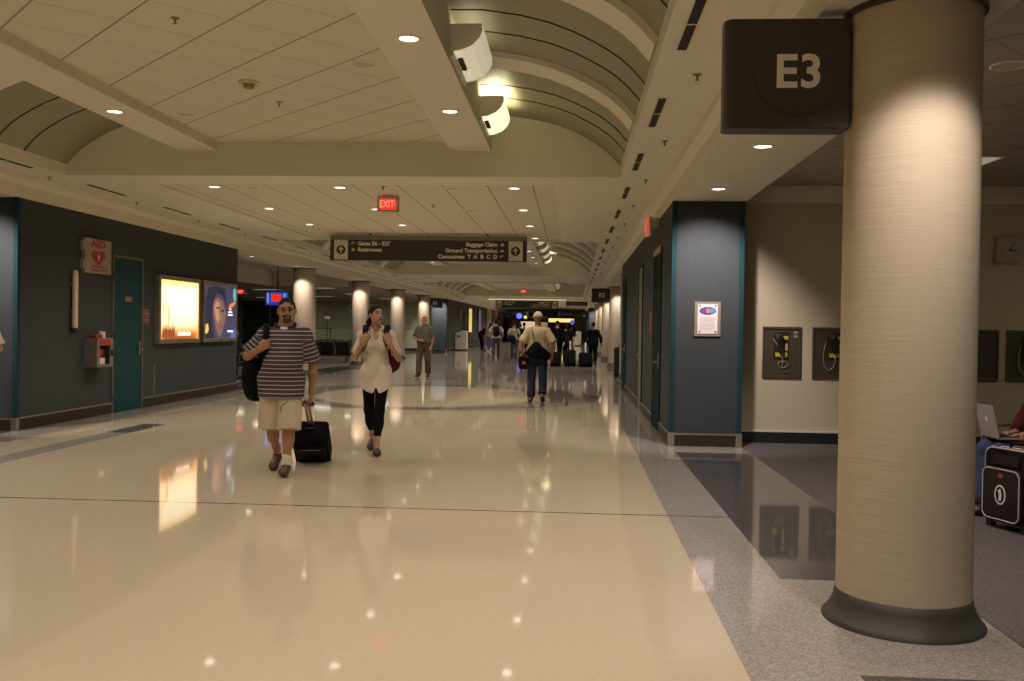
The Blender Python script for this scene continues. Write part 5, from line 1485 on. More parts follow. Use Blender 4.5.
        base = min(float(nrm @ heel), float(nrm @ to)) - 0.030
        V, Q = surface(S_, min(h, 0.010), cuts=[(tuple(-nrm), -base)])
        mats2 = [look['shoes'], look.get('sole', M_black)]
        to_mesh('shoe', V * s, Q, mats2, t, [(lambda C, n=nrm, bb_=base: (C / s) @ n < bb_ + 0.018, 1)])
        if look.get('socks'):
            V, Q = surface([cone(a + up * 0.01, a + up * 0.065 + (J['kn' + q] - a) * 0.05, 0.046, 0.043, k=0.01)], min(h, 0.01))
            to_mesh('sock', V * s, Q, [look['socks']], t)
    # -------- hair and headwear
    hr = look.get('hair')
    if hr:
        style, hm = hr
        Hh = []
        if style == 'short':
            Hh = [ell(H(0, 0.022, 0.034), (0.0785 * look.get('head_w', 1.0), 0.0985, 0.0965), HR, k=0.01)]
            cuts = [(HR @ V3(0, -0.70, -0.714), float((HR @ V3(0, -0.70, -0.714)) @ hc) + 0.012)]
        elif style == 'tied':
            Hh = [ell(H(0, 0.020, 0.034), (0.084, 0.104, 0.101), HR, k=0.01)]
            cuts = [(HR @ V3(0, -0.74, -0.67), float((HR @ V3(0, -0.74, -0.67)) @ hc) + 0.010)]
        elif style == 'long':
            Hh = [ell(H(0, 0.022, 0.03), (0.086, 0.104, 0.103), HR, k=0.01), cone(H(0, 0.05, 0.0), H(0, 0.06, -0.18), 0.075, 0.06, k=0.03)]
            cuts = [(HR @ V3(0, -0.93, -0.37), float((HR @ V3(0, -0.93, -0.37)) @ hc) + 0.045)]
        else:
            Hh = [ell(H(0, 0.024, 0.022), (0.080, 0.098, 0.085), HR, k=0.01)]
            cuts = [(HR @ V3(0, -0.55, 0.83), float((HR @ V3(0, -0.55, 0.83)) @ hc) + 0.030), (HR @ V3(0, -0.85, -0.5), float((HR @ V3(0, -0.85, -0.5)) @ hc) + 0.02)]
        V, Q = surface(Hh, min(h, 0.009), cuts=cuts, wrinkle=(0.0015, 90, 0.2))
        if style == 'tied':
            pv, pq = surface([cone(H(0.0, 0.11, 0.01), H(-0.02, 0.14, -0.06), 0.026, 0.034, k=0.01), cone(H(-0.02, 0.14, -0.06), H(-0.03, 0.12, -0.17), 0.034, 0.014, k=0.02)], min(h, 0.009))
            Q = np.concatenate([Q, pq + len(V)]); V = np.concatenate([V, pv])
        to_mesh('hair', V * s, Q, [hm], t)
    if look.get('cap'):
        V, Q = surface([ell(H(0, 0.018, 0.035), (0.094, 0.114, 0.104), HR, k=0.01)], min(h, 0.01), cuts=[(HR @ V3(0, 0.10, -1), float((HR @ V3(0, 0.10, -1)) @ hc) - 0.010)])
        bv, bq = surface([ell(H(0, -0.125, 0.022), (0.075, 0.075, 0.011), HR, k=0.01)], min(h, 0.008))
        to_mesh('cap', np.concatenate([V, bv]) * s, np.concatenate([Q, bq + len(V)]), [look['cap']], t)
    if look.get('glasses'):
        g = MB()
        for sg in (-1, 1):
            ring = [H(sg * 0.032 + 0.023 * math.cos(q), -0.104, 0.003 + 0.016 * math.sin(q)) * s for q in np.linspace(0, 2 * PI, 17)[:-1]]
            g.tube([tuple(p) for p in ring], 0.0032, n=5, closed=True)
            g.tube([tuple(H(sg * 0.055, -0.102, 0.006) * s), tuple(H(sg * 0.078, -0.06, 0.008) * s), tuple(H(sg * 0.080, 0.02, 0.006) * s)], 0.002, n=5)
        g.tube([tuple(H(-0.010, -0.106, 0.006) * s), tuple(H(0.010, -0.106, 0.006) * s)], 0.002, n=5)
        g.build('glasses', M_black, t)
    return t, J, H
# ------------------------------------------------------------------ roller bags and other carried things
M_bag = cloth('black nylon', (0.006, 0.006, 0.007), 0.7)
M_bag2 = cloth('dark brown nylon', (0.022, 0.016, 0.016), 0.6)
def roller(loc, rz, tilt, label, grip, w=0.37, hh=0.52, d=0.22, hm=None, trim=None):
    """wheeled suitcase: local +Z along its body from the axle, front face on -Y, tilted back so that the handle leans to -Y; grip = handle length"""
    t = thing('roller_suitcase', label, 'suitcase', loc, 0, rot=(math.radians(tilt), 0, rz))
    M_h = hm or M_steel
    body = MB().rbox(-w / 2, w / 2, -d / 2, d / 2, 0.05, 0.05 + hh, 0.05, axis='Y', n=6).build('body', M_bag, t, bevel=0.02, smooth=True, angle=50)
    pk = MB().rbox(-w / 2 + 0.035, w / 2 - 0.035, -d / 2 - 0.035, -d / 2 + 0.005, 0.10, 0.05 + hh * 0.72, 0.04, axis='Y').build('front_pocket', M_bag2, t, bevel=0.012, smooth=True, angle=50)
    z = MB().tube([(-w / 2 + 0.05, -d / 2 - 0.03, 0.05 + hh * 0.66), (0, -d / 2 - 0.038, 0.05 + hh * 0.68), (w / 2 - 0.05, -d / 2 - 0.03, 0.05 + hh * 0.66)], 0.004, n=5).build('zip', trim or M_steel, pk)
    for sx in (-w / 2 + 0.02, w / 2 - 0.02):
        MB().lathe([(0, -0.015), (0.042, -0.015), (0.042, 0.015), (0, 0.015)], (sx, d / 2 - 0.03, 0.042), 16, axis='X').build('wheel', M_black, t, smooth=True, angle=40)
        MB().box(sx - 0.02, sx + 0.02, -d / 2, -d / 2 + 0.03, 0.0, 0.06).build('foot', M_black, t)
    MB().tube([(-0.05, 0, 0.05 + hh), (-0.05, 0, 0.08 + hh), (0.05, 0, 0.08 + hh), (0.05, 0, 0.05 + hh)], 0.012, n=6).build('carry_handle', M_black, t)
    ph = MB()
    for sx in (-0.017, 0.017): ph.box(sx - 0.013, sx + 0.013, d / 2 - 0.045, d / 2 - 0.025, 0.05 + hh * 0.5, 0.05 + hh + grip)
    pl = ph.build('pull_pole', M_h, t)
    zz = 0.05 + hh + grip
    MB().tube([(-0.03, d / 2 - 0.035, zz - 0.01), (-0.07, d / 2 - 0.035, zz + 0.005), (-0.07, d / 2 - 0.035, zz + 0.035), (-0.03, d / 2 - 0.035, zz + 0.05), (0.03, d / 2 - 0.035, zz + 0.05), (0.07, d / 2 - 0.035, zz + 0.035), (0.07, d / 2 - 0.035, zz + 0.005), (0.03, d / 2 - 0.035, zz - 0.01)], 0.010, n=7, closed=True).build('grip', M_black, pl, smooth=True)
    return t
def soft(name, prims, m, parent, h=0.012, cuts=()):
    V, Q = surface(prims, h, cuts=cuts, wrinkle=(0.003, 22, 0.7)); return to_mesh(name, V, Q, [m], parent)

# ================= man in striped polo, coming towards the camera
s1 = 1.0
m1, J1, H1 = figure('man in striped polo and khaki shorts pulling a suitcase, bag on shoulder', (-2.86, 9.14, 0), math.radians(9),
    dict(J=dict(pelvis=(-0.03, 0, 0.93), hipL=(0.07, -0.01, 0.91), hipR=(-0.13, 0.01, 0.91),
                knL=(0.065, -0.10, 0.49), anL=(0.045, -0.13, 0.095), toL=(0.05, -0.31, 0.045),
                knR=(-0.135, 0.03, 0.49), anR=(-0.105, 0.27, 0.16), toR=(-0.115, 0.12, 0.045),
                shL=(0.200, 0.01, 1.38), shR=(-0.200, 0.01, 1.385), chest=(0, 0.0, 1.29),
                elL=(0.275, 0.06, 1.07), wrL=(0.255, 0.08, 0.79), elR=(-0.365, 0.02, 1.16), wrR=(-0.215, -0.155, 1.235), head=(0.02, -0.03, 1.615)),
         head=(8, 2, -3),
         hands=dict(R=dict(d=(0.75, -0.1, 0.55), n=(0.2, 1, 0.1), side=1, curl=0.9, thumb=0.8), L=dict(d=(0, 0.02, -1), n=(-1, 0.1, 0), side=1, curl=1.05, thumb=0.9))),
    dict(skin=M_skin_tan, bulk=1.10, limb=1.10, neck=1.22, face=1.27, head_w=1.12, top=M_stripe, striped=True, hem=0.75, flare=0.172, belly=1.08, sleeve=0.86, sleeve_r=(0.085, 0.098),
         collar=cloth('navy collar', (0.030, 0.028, 0.045)), undershirt=cloth('white undershirt', (0.62, 0.56, 0.50)),
         legs=('shorts', cloth('khaki twill', (0.50, 0.42, 0.32))), leg_bulk=0.96, shoes=mat('brown leather', (0.075, 0.028, 0.018), 0.45), sole=M_black, socks=cloth('white sock', (0.6, 0.54, 0.47)),
         hair=('short', M_hairk), glasses=True, goatee=True, wrinkle=(0.0035, 22, 1.1)), h=0.0085, s=s1, detail=True)
# pocket seam on the shorts
sl = MB(); sl.tube([(-0.015, -0.160, 0.62), (0.0, -0.175, 0.68), (0.05, -0.17, 0.72), (0.10, -0.15, 0.735)], 0.0035, n=5).build('pocket_cord', M_black, m1)
def world_of(o, p): return o.matrix_basis @ Vector(p) if False else Matrix.Translation(o.location) @ Euler(o.rotation_euler).to_matrix().to_4x4() @ Vector(p)
# shoulder bag behind his right arm
sb = thing('shoulder_bag', 'black shoulder bag hanging behind the arm of the man in the striped polo', 'bag', tuple(m1.location), m1.rotation_euler[2])
soft('body', [ell((-0.315, 0.14, 0.98), (0.13, 0.11, 0.24), k=0.03), ell((-0.30, 0.15, 0.82), (0.12, 0.11, 0.13), k=0.05)], M_bag, sb)
MB().tube([(-0.175, -0.075, 1.10), (-0.165, -0.135, 1.22), (-0.165, -0.12, 1.35), (-0.175, -0.04, 1.455), (-0.185, 0.04, 1.475), (-0.20, 0.11, 1.42), (-0.24, 0.16, 1.25), (-0.27, 0.17, 1.1)], 0.030, n=8, flat=0.3).build('strap', M_bag, sb, smooth=True)
MB().tube([(-0.175, -0.075, 1.10), (-0.20, -0.03, 1.0), (-0.24, 0.05, 0.9)], 0.018, n=8, flat=0.4).build('lower_strap', M_bag, sb, smooth=True)
MB().tube([(-0.225, -0.0, 0.93), (-0.222, -0.02, 0.86), (-0.215, -0.005, 0.78)], 0.02, n=6, flat=0.3).build('tag', M_signface, sb)
# his suitcase
roller((-2.815, 10.12, 0.012), math.radians(10), 56, 'black wheeled suitcase pulled by the man in the striped polo', 0.40, w=0.375, hh=0.62, d=0.21, hm=mat('silver pole', (0.42, 0.36, 0.26), 0.35, metal=0.5))

# ================= woman in a white shirt
m2, J2, H2 = figure('woman in long white shirt and black leggings holding her backpack straps', (-2.28, 10.75, 0), math.radians(8),
    dict(J=dict(hipL=(0.085, 0, 0.93), hipR=(-0.085, 0, 0.93), knL=(0.055, -0.13, 0.51), anL=(0.03, -0.17, 0.10), toL=(0.045, -0.32, 0.035),
                knR=(-0.075, 0.0, 0.50), anR=(-0.055, 0.27, 0.18), toR=(-0.06, 0.15, 0.05),
                shL=(0.160, 0.01, 1.385), shR=(-0.160, 0.01, 1.385), elL=(0.265, 0.0, 1.115), elR=(-0.255, 0.0, 1.115), wrL=(0.155, -0.15, 1.30), wrR=(-0.135, -0.15, 1.30), head=(0.0, -0.02, 1.625)),
         head=(34, 12, 6),
         hands=dict(L=dict(d=(-0.35, -0.05, 0.9), n=(-0.3, 1, 0.2), side=-1, curl=1.0, thumb=0.8), R=dict(d=(0.35, -0.05, 0.9), n=(0.3, 1, 0.2), side=1, curl=1.0, thumb=0.8))),
    dict(skin=M_skin_fair, bulk=0.90, limb=0.86, neck=0.86, face=0.92, fem=True, top=cloth('white cotton', (0.66, 0.58, 0.48), g=0.05), hem=0.705, tails=True, vneck=True, flare=0.170, sleeve=0.80, sleeve_r=(0.054, 0.066),
         collar=cloth('white cotton', (0.66, 0.58, 0.48)), legs=('leggings', cloth('black jersey', (0.008, 0.008, 0.009))), shoes=mat('dark flat shoe', (0.035, 0.018, 0.014), 0.45), low_shoe=True,
         hair=('tied', M_hairb), wrinkle=(0.0045, 26, 2.2)), h=0.0085, s=0.985, detail=True)
bt = MB()
for k in range(6): bt.lathe([(0, -0.004), (0.007, -0.004), (0.007, 0.002), (0, 0.002)], (0.0, -0.128 - (0.03 if k < 2 else 0.0) * 0 , 1.22 - 0.075 * k), 10, axis='Y')
V, Q = surface([ell((0, -0.105, 1.37), (0.028, 0.05, 0.075), k=0.01)], 0.008)
to_mesh('neck_opening', V * 0.985, Q, [M_skin_fair], m2) if False else None
# shirt-tails
if False: V, Q = surface([cone((0.075, -0.105, 0.80), (0.04, -0.115, 0.715), 0.055, 0.03, k=0.03, flat=(V3(0, 1, 0), 4)), cone((-0.09, -0.10, 0.80), (-0.085, -0.108, 0.725), 0.055, 0.035, k=0.03, flat=(V3(0, 1, 0), 4))], 0.008)
bp = thing('backpack', 'dark red backpack on the back of the woman in the white shirt', 'bag', tuple(m2.location), m2.rotation_euler[2])
soft('body', [ell((0.05, 0.235, 1.17), (0.17, 0.105, 0.24), k=0.03), ell((0.08, 0.255, 1.03), (0.19, 0.11, 0.13), k=0.05)], cloth('dark red nylon', (0.085, 0.012, 0.014)), bp)
M_strap = cloth('dark strap', (0.022, 0.016, 0.02))
for sg in (-1, 1):
    MB().tube([(sg * 0.125, -0.135, 1.24), (sg * 0.120, -0.125, 1.33), (sg * 0.122, -0.075, 1.425), (sg * 0.125, 0.01, 1.478), (sg * 0.12, 0.09, 1.43), (sg * 0.11, 0.14, 1.32)], 0.010, n=8, flat=3.2).build('strap', M_strap, bp, smooth=True)
    MB().tube([(sg * 0.125, -0.135, 1.24), (sg * 0.155, -0.10, 1.12), (sg * 0.165, 0.02, 1.02), (sg * 0.15, 0.14, 1.0)], 0.013, n=6, flat=0.5).build('lower_strap', M_strap, bp, smooth=True)

# ================= older man in a grey-green polo
figure('older man in grey-green polo and olive trousers, one arm across his belly', (-4.29, 26.8, 0), math.radians(-6),
    dict(J=dict(knL=(0.115, -0.02, 0.50), anL=(0.11, 0.09, 0.12), toL=(0.13, -0.08, 0.04), knR=(-0.11, -0.10, 0.50), anR=(-0.115, -0.14, 0.10), toR=(-0.135, -0.30, 0.05),
                elR=(-0.275, -0.01, 1.12), wrR=(-0.10, -0.19, 1.06), elL=(0.27, 0.03, 1.12), wrL=(0.225, -0.04, 0.90)), head=(-4, -4, 0),
         hands=dict(R=dict(d=(0.9, -0.3, -0.05)))),
    dict(skin=M_skin_fair, bulk=1.10, top=cloth('grey-green polo', (0.135, 0.13, 0.095)), collar=cloth('grey-green polo', (0.135, 0.13, 0.095)), hem=0.985, flare=0.15, belly=0.9, sleeve=0.85, sleeve_r=(0.08, 0.09),
         legs=('trousers', cloth('olive trousers', (0.105, 0.082, 0.045))), leg_bulk=1.08, belt=M_black, shoes=mat('dark brown shoe', (0.05, 0.025, 0.018), 0.45), hair=('balding', M_hairg)), h=0.013, s=1.02)

# ================= man with a cap and camera bags, walking away
m4, J4, H4 = figure('man with tan cap and beige shirt walking away, black waist bag behind', (-0.70, 18.62, 0), PI + math.radians(4),
    dict(J=dict(knL=(0.10, -0.05, 0.50), anL=(0.115, 0.05, 0.10), toL=(0.13, -0.12, 0.035), knR=(-0.11, 0.0, 0.50), anR=(-0.10, 0.20, 0.17), toR=(-0.11, 0.07, 0.045),
                elL=(0.315, 0.06, 1.12), wrL=(0.275, 0.00, 0.90), elR=(-0.31, 0.06, 1.12), wrR=(-0.28, -0.02, 0.90), head=(0, -0.02, 1.62)), head=(6, -4, 0)),
    dict(skin=M_skin_tan, bulk=1.18, limb=1.05, top=cloth('beige shirt', (0.46, 0.385, 0.235)), hem=0.98, flare=0.155, sleeve=0.85, sleeve_r=(0.085, 0.098),
         legs=('jeans', cloth('blue denim', (0.030, 0.038, 0.068))), leg_bulk=1.1, shoes=mat('tan boot', (0.13, 0.085, 0.05), 0.6), hair=('balding', M_hairg), cap=cloth('tan cap', (0.46, 0.37, 0.22))), h=0.011, s=1.03)
wb = thing('waist_bag', 'black camera bag worn behind the waist of the man in the tan cap', 'bag', tuple(m4.location), m4.rotation_euler[2])
soft('body', [ell((0.02, 0.20, 1.0), (0.21, 0.11, 0.13), k=0.03), ell((0.03, 0.22, 1.10), (0.10, 0.09, 0.11), k=0.05), ell((-0.16, 0.17, 0.93), (0.1, 0.09, 0.1), k=0.05)], M_bag, wb)
MB().tube([(0.06, 0.175, 1.10), (0.08, 0.165, 1.25), (0.11, 0.14, 1.40), (0.125, 0.07, 1.495), (0.12, 0.0, 1.50)], 0.022, n=6, flat=0.3).build('strap', M_bag, wb, smooth=True)
cb = thing('camera_bag', 'small black bag with red patch at the left hand of the capped man', 'bag', tuple(m4.location), m4.rotation_euler[2])
MB().rbox(0.20, 0.37, -0.12, 0.17, 0.66, 0.90, 0.03).build('body', M_bag, cb, bevel=0.012)
MB().rbox(0.22, 0.35, -0.10, 0.15, 0.90, 0.915, 0.006).build('lid', M_bag2, cb)
MB().tube([(0.28, -0.08, 0.91), (0.28, -0.05, 0.965), (0.28, 0.07, 0.965), (0.28, 0.10, 0.91)], 0.012, n=6).build('carry_handle', M_bag, cb)
MB().box(0.24, 0.31, 0.165, 0.185, 0.76, 0.82).build('red_patch', mat('red patch', (0.55, 0.05, 0.03), 0.5), cb)

# ================= the crowd farther down the corridor
M_suit = cloth('black suit', (0.005, 0.005, 0.006)); M_dk = cloth('charcoal jacket', (0.016, 0.014, 0.014))
M_denim = cloth('faded denim', (0.075, 0.085, 0.12)); M_tee = cloth('pale tee', (0.50, 0.46, 0.42)); M_navy = cloth('navy nylon', (0.018, 0.015, 0.045))
M_shoe = mat('black shoe', (0.012, 0.01, 0.01), 0.4)
walkA = dict(knL=(0.10, -0.10, 0.51), anL=(0.10, -0.15, 0.10), toL=(0.11, -0.31, 0.045), knR=(-0.10, 0.0, 0.50), anR=(-0.10, 0.24, 0.19), toR=(-0.11, 0.11, 0.045))
walkB = dict(knR=(-0.10, -0.10, 0.51), anR=(-0.10, -0.15, 0.10), toR=(-0.11, -0.31, 0.045), knL=(0.10, 0.0, 0.50), anL=(0.10, 0.24, 0.19), toL=(0.11, 0.11, 0.045))
def P_(base, **kw): d = dict(base); d.update(kw); return d
figure('person in black suit walking away beside the right-hand columns, pulling a suitcase', (0.80, 37.3, 0), PI - 0.05, dict(J=P_(walkA, elL=(0.30, 0.1, 1.12), wrL=(0.26, 0.25, 0.90), elR=(-0.30, -0.02, 1.12), wrR=(-0.33, -0.10, 0.90))),
    dict(skin=M_skin_dark, bulk=1.15, top=M_suit, top_name='jacket', hem=0.78, flare=0.17, sleeve=1.5, sleeve_r=(0.085, 0.09), legs=('trousers', M_suit), shoes=M_shoe, hair=('short', M_hairk)), h=0.018)
roller((0.52, 36.3, 0.01), PI + 0.1, 28, 'black wheeled suitcase behind the person in the black suit', 0.42, w=0.52, hh=0.50, d=0.30)
figure('person in dark jacket just right of the capped man, pulling a suitcase', (-0.62, 37.2, 0), PI, dict(J=P_(walkB, elR=(-0.28, 0.1, 1.12), wrR=(-0.26, 0.22, 0.9))),
    dict(skin=M_skin_fair, bulk=1.2, top=M_suit, top_name='jacket', hem=0.80, flare=0.17, sleeve=1.5, sleeve_r=(0.088, 0.09), legs=('trousers', M_suit), shoes=M_shoe, hair=('short', M_hairk)), h=0.018, s=1.02)
roller((-0.66, 36.2, 0.01), PI, 30, 'black wheeled suitcase partly hidden by the right arm of the capped man', 0.42, w=0.42, hh=0.52, d=0.28)
figure('long-haired person in dark clothes between the capped man and the suited person', (-0.22, 38.0, 0), PI, dict(J=P_(walkA, elR=(-0.27, 0.06, 1.12), wrR=(-0.26, 0.18, 0.9))),
    dict(skin=M_skin_fair, bulk=1.0, top=M_dk, top_name='jacket', hem=0.80, sleeve=0.8, legs=('trousers', M_suit), shoes=M_shoe, hair=('long', M_hairb)), h=0.018, s=0.98)
roller((-0.10, 36.6, 0.01), PI, 30, 'tall black wheeled suitcase of the long-haired person in dark clothes', 0.40, w=0.46, hh=0.60, d=0.28)
m5, _, _ = figure('young man in white tee and jeans walking away with navy backpack', (-3.58, 43.6, 0), PI + 0.06, dict(J=P_(walkB, elR=(-0.30, 0.03, 1.13), elL=(0.30, 0.03, 1.13))),
    dict(skin=M_skin_fair, top=cloth('white tee', (0.60, 0.55, 0.50)), hem=0.92, sleeve=0.75, sleeve_r=(0.08, 0.09), legs=('jeans', M_denim), shoes=M_shoe, hair=('short', M_hairk)), h=0.018, s=1.06)
bk = thing('backpack', 'navy backpack on the young man in the white tee', 'bag', tuple(m5.location), m5.rotation_euler[2])
soft('body', [ell((0, 0.215, 1.28), (0.15, 0.10, 0.26), k=0.03), ell((0, 0.25, 1.18), (0.14, 0.09, 0.14), k=0.04)], M_navy, bk, 0.018)
for sg in (-1, 1): MB().tube([(sg * 0.11, 0.16, 1.42), (sg * 0.12, 0.08, 1.54), (sg * 0.12, -0.03, 1.54), (sg * 0.13, -0.13, 1.40), (sg * 0.15, -0.06, 1.2), (sg * 0.14, 0.13, 1.12)], 0.028, n=6, flat=0.35).build('strap', M_navy, bk, smooth=True)
m6, _, _ = figure('young person in pale tee and jeans walking away with a navy messenger bag', (-2.78, 44.2, 0), PI - 0.04, dict(J=P_(walkA, elR=(-0.28, 0.03, 1.13), elL=(0.28, 0.03, 1.13))),
    dict(skin=M_skin_fair, bulk=0.95, top=M_tee, hem=0.92, sleeve=0.75, sleeve_r=(0.078, 0.088), legs=('jeans', M_denim), shoes=M_shoe, hair=('short', M_hairb)), h=0.018, s=0.99)
mb_ = thing('messenger_bag', 'navy messenger bag at the hip of the young person in the pale tee', 'bag', tuple(m6.location), m6.rotation_euler[2])
soft('body', [ell((0.10, 0.22, 0.96), (0.20, 0.10, 0.17), k=0.03)], M_navy, mb_, 0.018)
MB().tube([(0.02, 0.19, 1.08), (-0.04, 0.17, 1.2), (-0.12, 0.12, 1.38), (-0.15, 0.03, 1.46), (-0.13, -0.06, 1.42)], 0.026, n=6, flat=0.35).build('strap', M_navy, mb_, smooth=True)
figure('dark-clad person half hidden behind the young person with the messenger bag', (-2.48, 47.5, 0), PI, dict(J=P_(walkB)), dict(skin=M_skin_fair, bulk=1.05, top=M_dk, top_name='jacket', hem=0.82, sleeve=1.5, legs=('trousers', M_suit), shoes=M_shoe, hair=('short', M_hairk)), h=0.022)
m7, _, _ = figure('small person in grey top and jeans left of the young man with the backpack', (-5.05, 57.0, 0), PI, dict(J=P_(walkA)), dict(skin=M_skin_fair, bulk=0.95, fem=False, top=cloth('grey top', (0.22, 0.19, 0.16)), hem=0.9, sleeve=0.8, legs=('jeans', M_denim), leg_bulk=1.25, shoes=mat('white shoe', (0.6, 0.55, 0.5), 0.5), hair=('long', M_hairb)), h=0.022, s=1.0)
figure('person in black bending forward by the far blue wall', (-5.75, 59.5, 0), PI / 2 + 0.3, dict(J=dict(pelvis=(0, 0.12, 0.92), chest=(0, -0.16, 1.17), neck=(0, -0.27, 1.26), head=(0, -0.40, 1.32), shL=(0.19, -0.22, 1.22), shR=(-0.19, -0.22, 1.22), elL=(0.22, -0.36, 1.0), elR=(-0.22, -0.36, 1.0), wrL=(0.18, -0.48, 0.80), wrR=(-0.18, -0.48, 0.80),
    hipL=(0.09, 0.12, 0.9), hipR=(-0.09, 0.12, 0.9), knL=(0.11, 0.06, 0.49), knR=(-0.11, 0.02, 0.49)), head=(0, -35, 0)),
    dict(skin=M_skin_fair, bulk=1.15, top=M_suit, top_name='jacket', hem=0.80, sleeve=1.5, sleeve_r=(0.088, 0.09), legs=('trousers', M_suit), shoes=M_shoe, hair=('short', M_hairk)), h=0.022, s=1.05)
figure('tiny dark figure standing far off by the small white bin on the right', (-0.05, 78.0, 0), PI, dict(J=P_(walkB)), dict(skin=M_skin_dark, bulk=1.1, top=M_suit, top_name='jacket', hem=0.80, sleeve=1.5, legs=('trousers', M_suit), shoes=M_shoe, hair=('short', M_hairk)), h=0.025)
figure('tiny dark figure in the far distance left of the capped man', (-3.9, 70.0, 0), PI, dict(J=P_(walkA)), dict(skin=M_skin_fair, bulk=1.1, top=M_dk, top_name='jacket', hem=0.80, sleeve=1.5, legs=('trousers', M_suit), shoes=M_shoe, hair=('short', M_hairk)), h=0.025)
# ================= person at the left edge of the picture: only an elbow shows
figure('person in white sleeves cut off by the left picture edge', (-7.36, 11.1, 0), math.radians(10), dict(J=dict(elL=(0.26, 0.04, 1.12), wrL=(0.16, -0.16, 1.02))),
    dict(skin=M_skin_tan, bulk=1.05, top=cloth('white sleeve cotton', (0.55, 0.50, 0.44)), hem=0.92, sleeve=0.82, sleeve_r=(0.08, 0.09), legs=('trousers', M_dk), shoes=M_shoe, hair=('short', M_hairk)), h=0.013)
# ================= seated people
sit = dict(pelvis=(0, 0.06, 0.57), chest=(0, 0.09, 0.89), neck=(0, 0.08, 1.045), head=(0, 0.04, 1.21), shL=(0.18, 0.08, 0.975), shR=(-0.18, 0.08, 0.975), elL=(0.25, 0.01, 0.72), elR=(-0.25, 0.01, 0.72), wrL=(0.14, -0.17, 0.65), wrR=(-0.14, -0.17, 0.65),
           hipL=(0.09, 0.04, 0.54), hipR=(-0.09, 0.04, 0.54), knL=(0.12, -0.36, 0.52), knR=(-0.12, -0.36, 0.52), anL=(0.13, -0.36, 0.10), anR=(-0.13, -0.36, 0.10), toL=(0.14, -0.53, 0.035), toR=(-0.14, -0.53, 0.035))
for lb, x, y, rz in (('dark seated person in the gate room behind the shoulder bag', -9.36, 24.29, PI / 2), ('second dark seated person, nearer the first column, in the left gate room', -9.36, 25.53, PI / 2)):
    figure(lb, (x, y, 0), rz, dict(J=sit), dict(skin=M_skin_dark, bulk=1.05, top=M_dk, top_name='jacket', hem=0.47, sleeve=1.5, legs=('trousers', M_suit), waist=0.69, shoes=M_shoe, hair=('short', M_hairk)), h=0.018)
# seated laptop user at the right edge
SX, SY = 3.86, 8.0
bench = seat_row(SX + 0.20, SY + 0.1, -PI / 2 + 0.02, 3, 'row of black gate seats right of the column under the laptop user')
figure('seated person in blue jeans using a laptop at the right picture edge', (SX, SY, 0), -PI / 2, dict(J=P_(sit, elL=(0.25, 0.0, 0.76), elR=(-0.25, 0.0, 0.76), wrL=(0.09, -0.14, 0.665), wrR=(-0.10, -0.14, 0.665)), head=(0, -22, 0), hands=dict(L=dict(d=(-0.2, -1, -0.1), n=(0, 0, -1), side=1, curl=0.35), R=dict(d=(0.2, -1, -0.1), n=(0, 0, -1), side=-1, curl=0.35))),
       dict(skin=M_skin_tan, bulk=1.05, top=cloth('maroon top', (0.06, 0.014, 0.014)), top_name='shirt', hem=0.47, sleeve=1.4, legs=('jeans', cloth('blue jeans', (0.05, 0.06, 0.13))), waist=0.69, shoes=M_shoe, hair=('short', M_hairk)), h=0.009, detail=True)

# laptop on the lap, its lid tipped back towards the corridor
t = thing('laptop', 'open pale laptop on the lap of the seated person at the right edge', 'laptop', (3.50, 8.0, 0.625), -PI / 2)
M_lap = mat('pale aluminium laptop', (0.36, 0.31, 0.30), 0.4, metal=0.3)
MB().rbox(-0.17, 0.17, -0.02, 0.22, 0.0, 0.018, 0.006, axis='Y').build('base', M_lap, t)
MB().box(-0.14, 0.14, 0.0, 0.11, 0.018, 0.020).build('keyboard', M_black, t)
lid = MB().rbox(-0.17, 0.17, -0.008, 0.0, 0.0, 0.27, 0.012, axis='Y').build('lid', M_lap, t, loc=(0, -0.022, 0.012), rot=(math.radians(12), 0, 0))
MB().disc((0, 0.15), 0.016, 0.022, -0.008, 16, 0.001).build('emblem', mat('pale emblem', (0.8, 0.78, 0.75), 0.4), lid)
MB().box(-0.155, 0.155, 0.0, 0.002, 0.015, 0.255).build('screen', mat('screen glow', (0.1, 0.1, 0.12), 0.3, emit=(0.5, 0.55, 0.7), estr=0.3), lid)
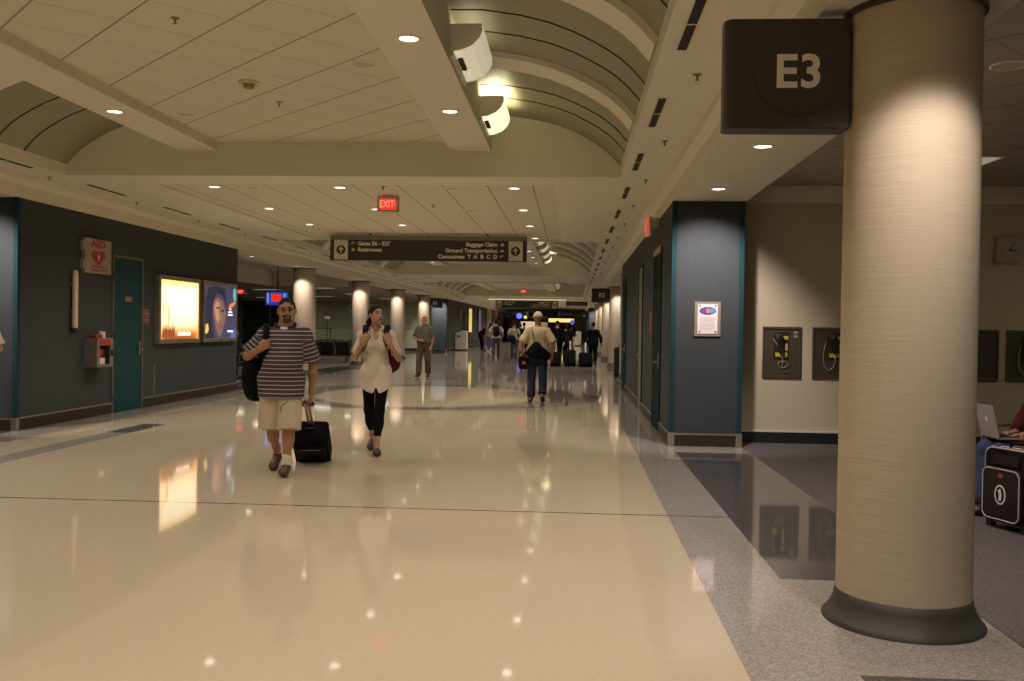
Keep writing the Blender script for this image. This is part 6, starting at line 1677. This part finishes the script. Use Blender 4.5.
# suitcase with a white oval emblem standing by the seats
sc_ = thing('roller_suitcase', 'black upright suitcase with grey piping and white oval emblem beside the laptop user', 'suitcase', (3.42, 7.34, 0), math.radians(-72))
M_pipe = mat('grey piping', (0.36, 0.31, 0.28), 0.5)
W_, D_, H_ = 0.44, 0.27, 0.56
bd = MB().rbox(-W_ / 2, W_ / 2, -D_ / 2, D_ / 2, 0.05, 0.05 + H_, 0.07, axis='Y', n=7).build('body', M_bag, sc_, bevel=0.015, smooth=True, angle=50)
def loop(w, z0, z1, r, y):
    P = []
    for cx, cz, st in ((w / 2 - r, z1 - r, 0), (-w / 2 + r, z1 - r, 1), (-w / 2 + r, z0 + r, 2), (w / 2 - r, z0 + r, 3)):
        for k in range(6):
            q = (st + k / 5) * PI / 2; P.append((cx + r * math.cos(q), y, cz + r * math.sin(q)))
    return P
for yy in (-D_ / 2 + 0.012, -0.02, D_ / 2 - 0.012): MB().tube(loop(W_ + 0.006, 0.05, 0.053 + H_, 0.07, yy), 0.008, n=6, closed=True).build('piping', M_pipe, sc_, smooth=True)
pk = MB().rbox(-W_ / 2 + 0.03, W_ / 2 - 0.03, -D_ / 2 - 0.05, -D_ / 2, 0.07, 0.47, 0.06, axis='Y', n=6).build('front_pocket', M_bag2, sc_, bevel=0.015, smooth=True, angle=50)
MB().tube(loop(W_ - 0.075, 0.08, 0.462, 0.055, -D_ / 2 - 0.05), 0.006, n=6, closed=True).build('pocket_piping', M_pipe, pk, smooth=True)
MB().rbox(-0.13, 0.13, -D_ / 2 - 0.012, -D_ / 2, 0.49, 0.565, 0.02).build('top_pocket', M_bag2, sc_)
em = MB().disc((0.0, 0.27), 0.055, 0.075, -D_ / 2 - 0.0505, 28, 0.003).build('emblem', mat('white emblem', (0.55, 0.52, 0.5), 0.5), pk)
MB().disc((0.0, 0.27), 0.042, 0.062, -D_ / 2 - 0.0535, 28, 0.001).build('emblem_field', M_bag, em)
MB().prism([(-0.012, 0.225), (0.012, 0.225), (0.02, 0.27), (0.005, 0.318), (-0.02, 0.30), (-0.008, 0.27)], 'Y', -D_ / 2 - 0.056, -D_ / 2 - 0.0545).build('emblem_figure', mat('white emblem', (0.55, 0.52, 0.5), 0.5), em)
MB().box(-0.02, 0.02, -D_ / 2 - 0.054, -D_ / 2 - 0.05, 0.40, 0.43).build('badge', mat('red badge', (0.25, 0.05, 0.04), 0.5), pk)
MB().tube([(-0.08, -0.02, 0.05 + H_), (-0.075, -0.02, 0.09 + H_), (0.075, -0.02, 0.09 + H_), (0.08, -0.02, 0.05 + H_)], 0.014, n=7).build('carry_handle', M_bag, sc_, smooth=True)
for sx in (-W_ / 2 + 0.05, W_ / 2 - 0.05):
    MB().lathe([(0, -0.02), (0.05, -0.02), (0.05, 0.02), (0, 0.02)], (sx, D_ / 2 - 0.01, 0.05), 18, axis='X').build('wheel', M_black, sc_, smooth=True, angle=40)
    MB().box(sx - 0.025, sx + 0.025, -D_ / 2 + 0.0, -D_ / 2 + 0.05, 0.0, 0.07).build('foot', M_black, sc_)
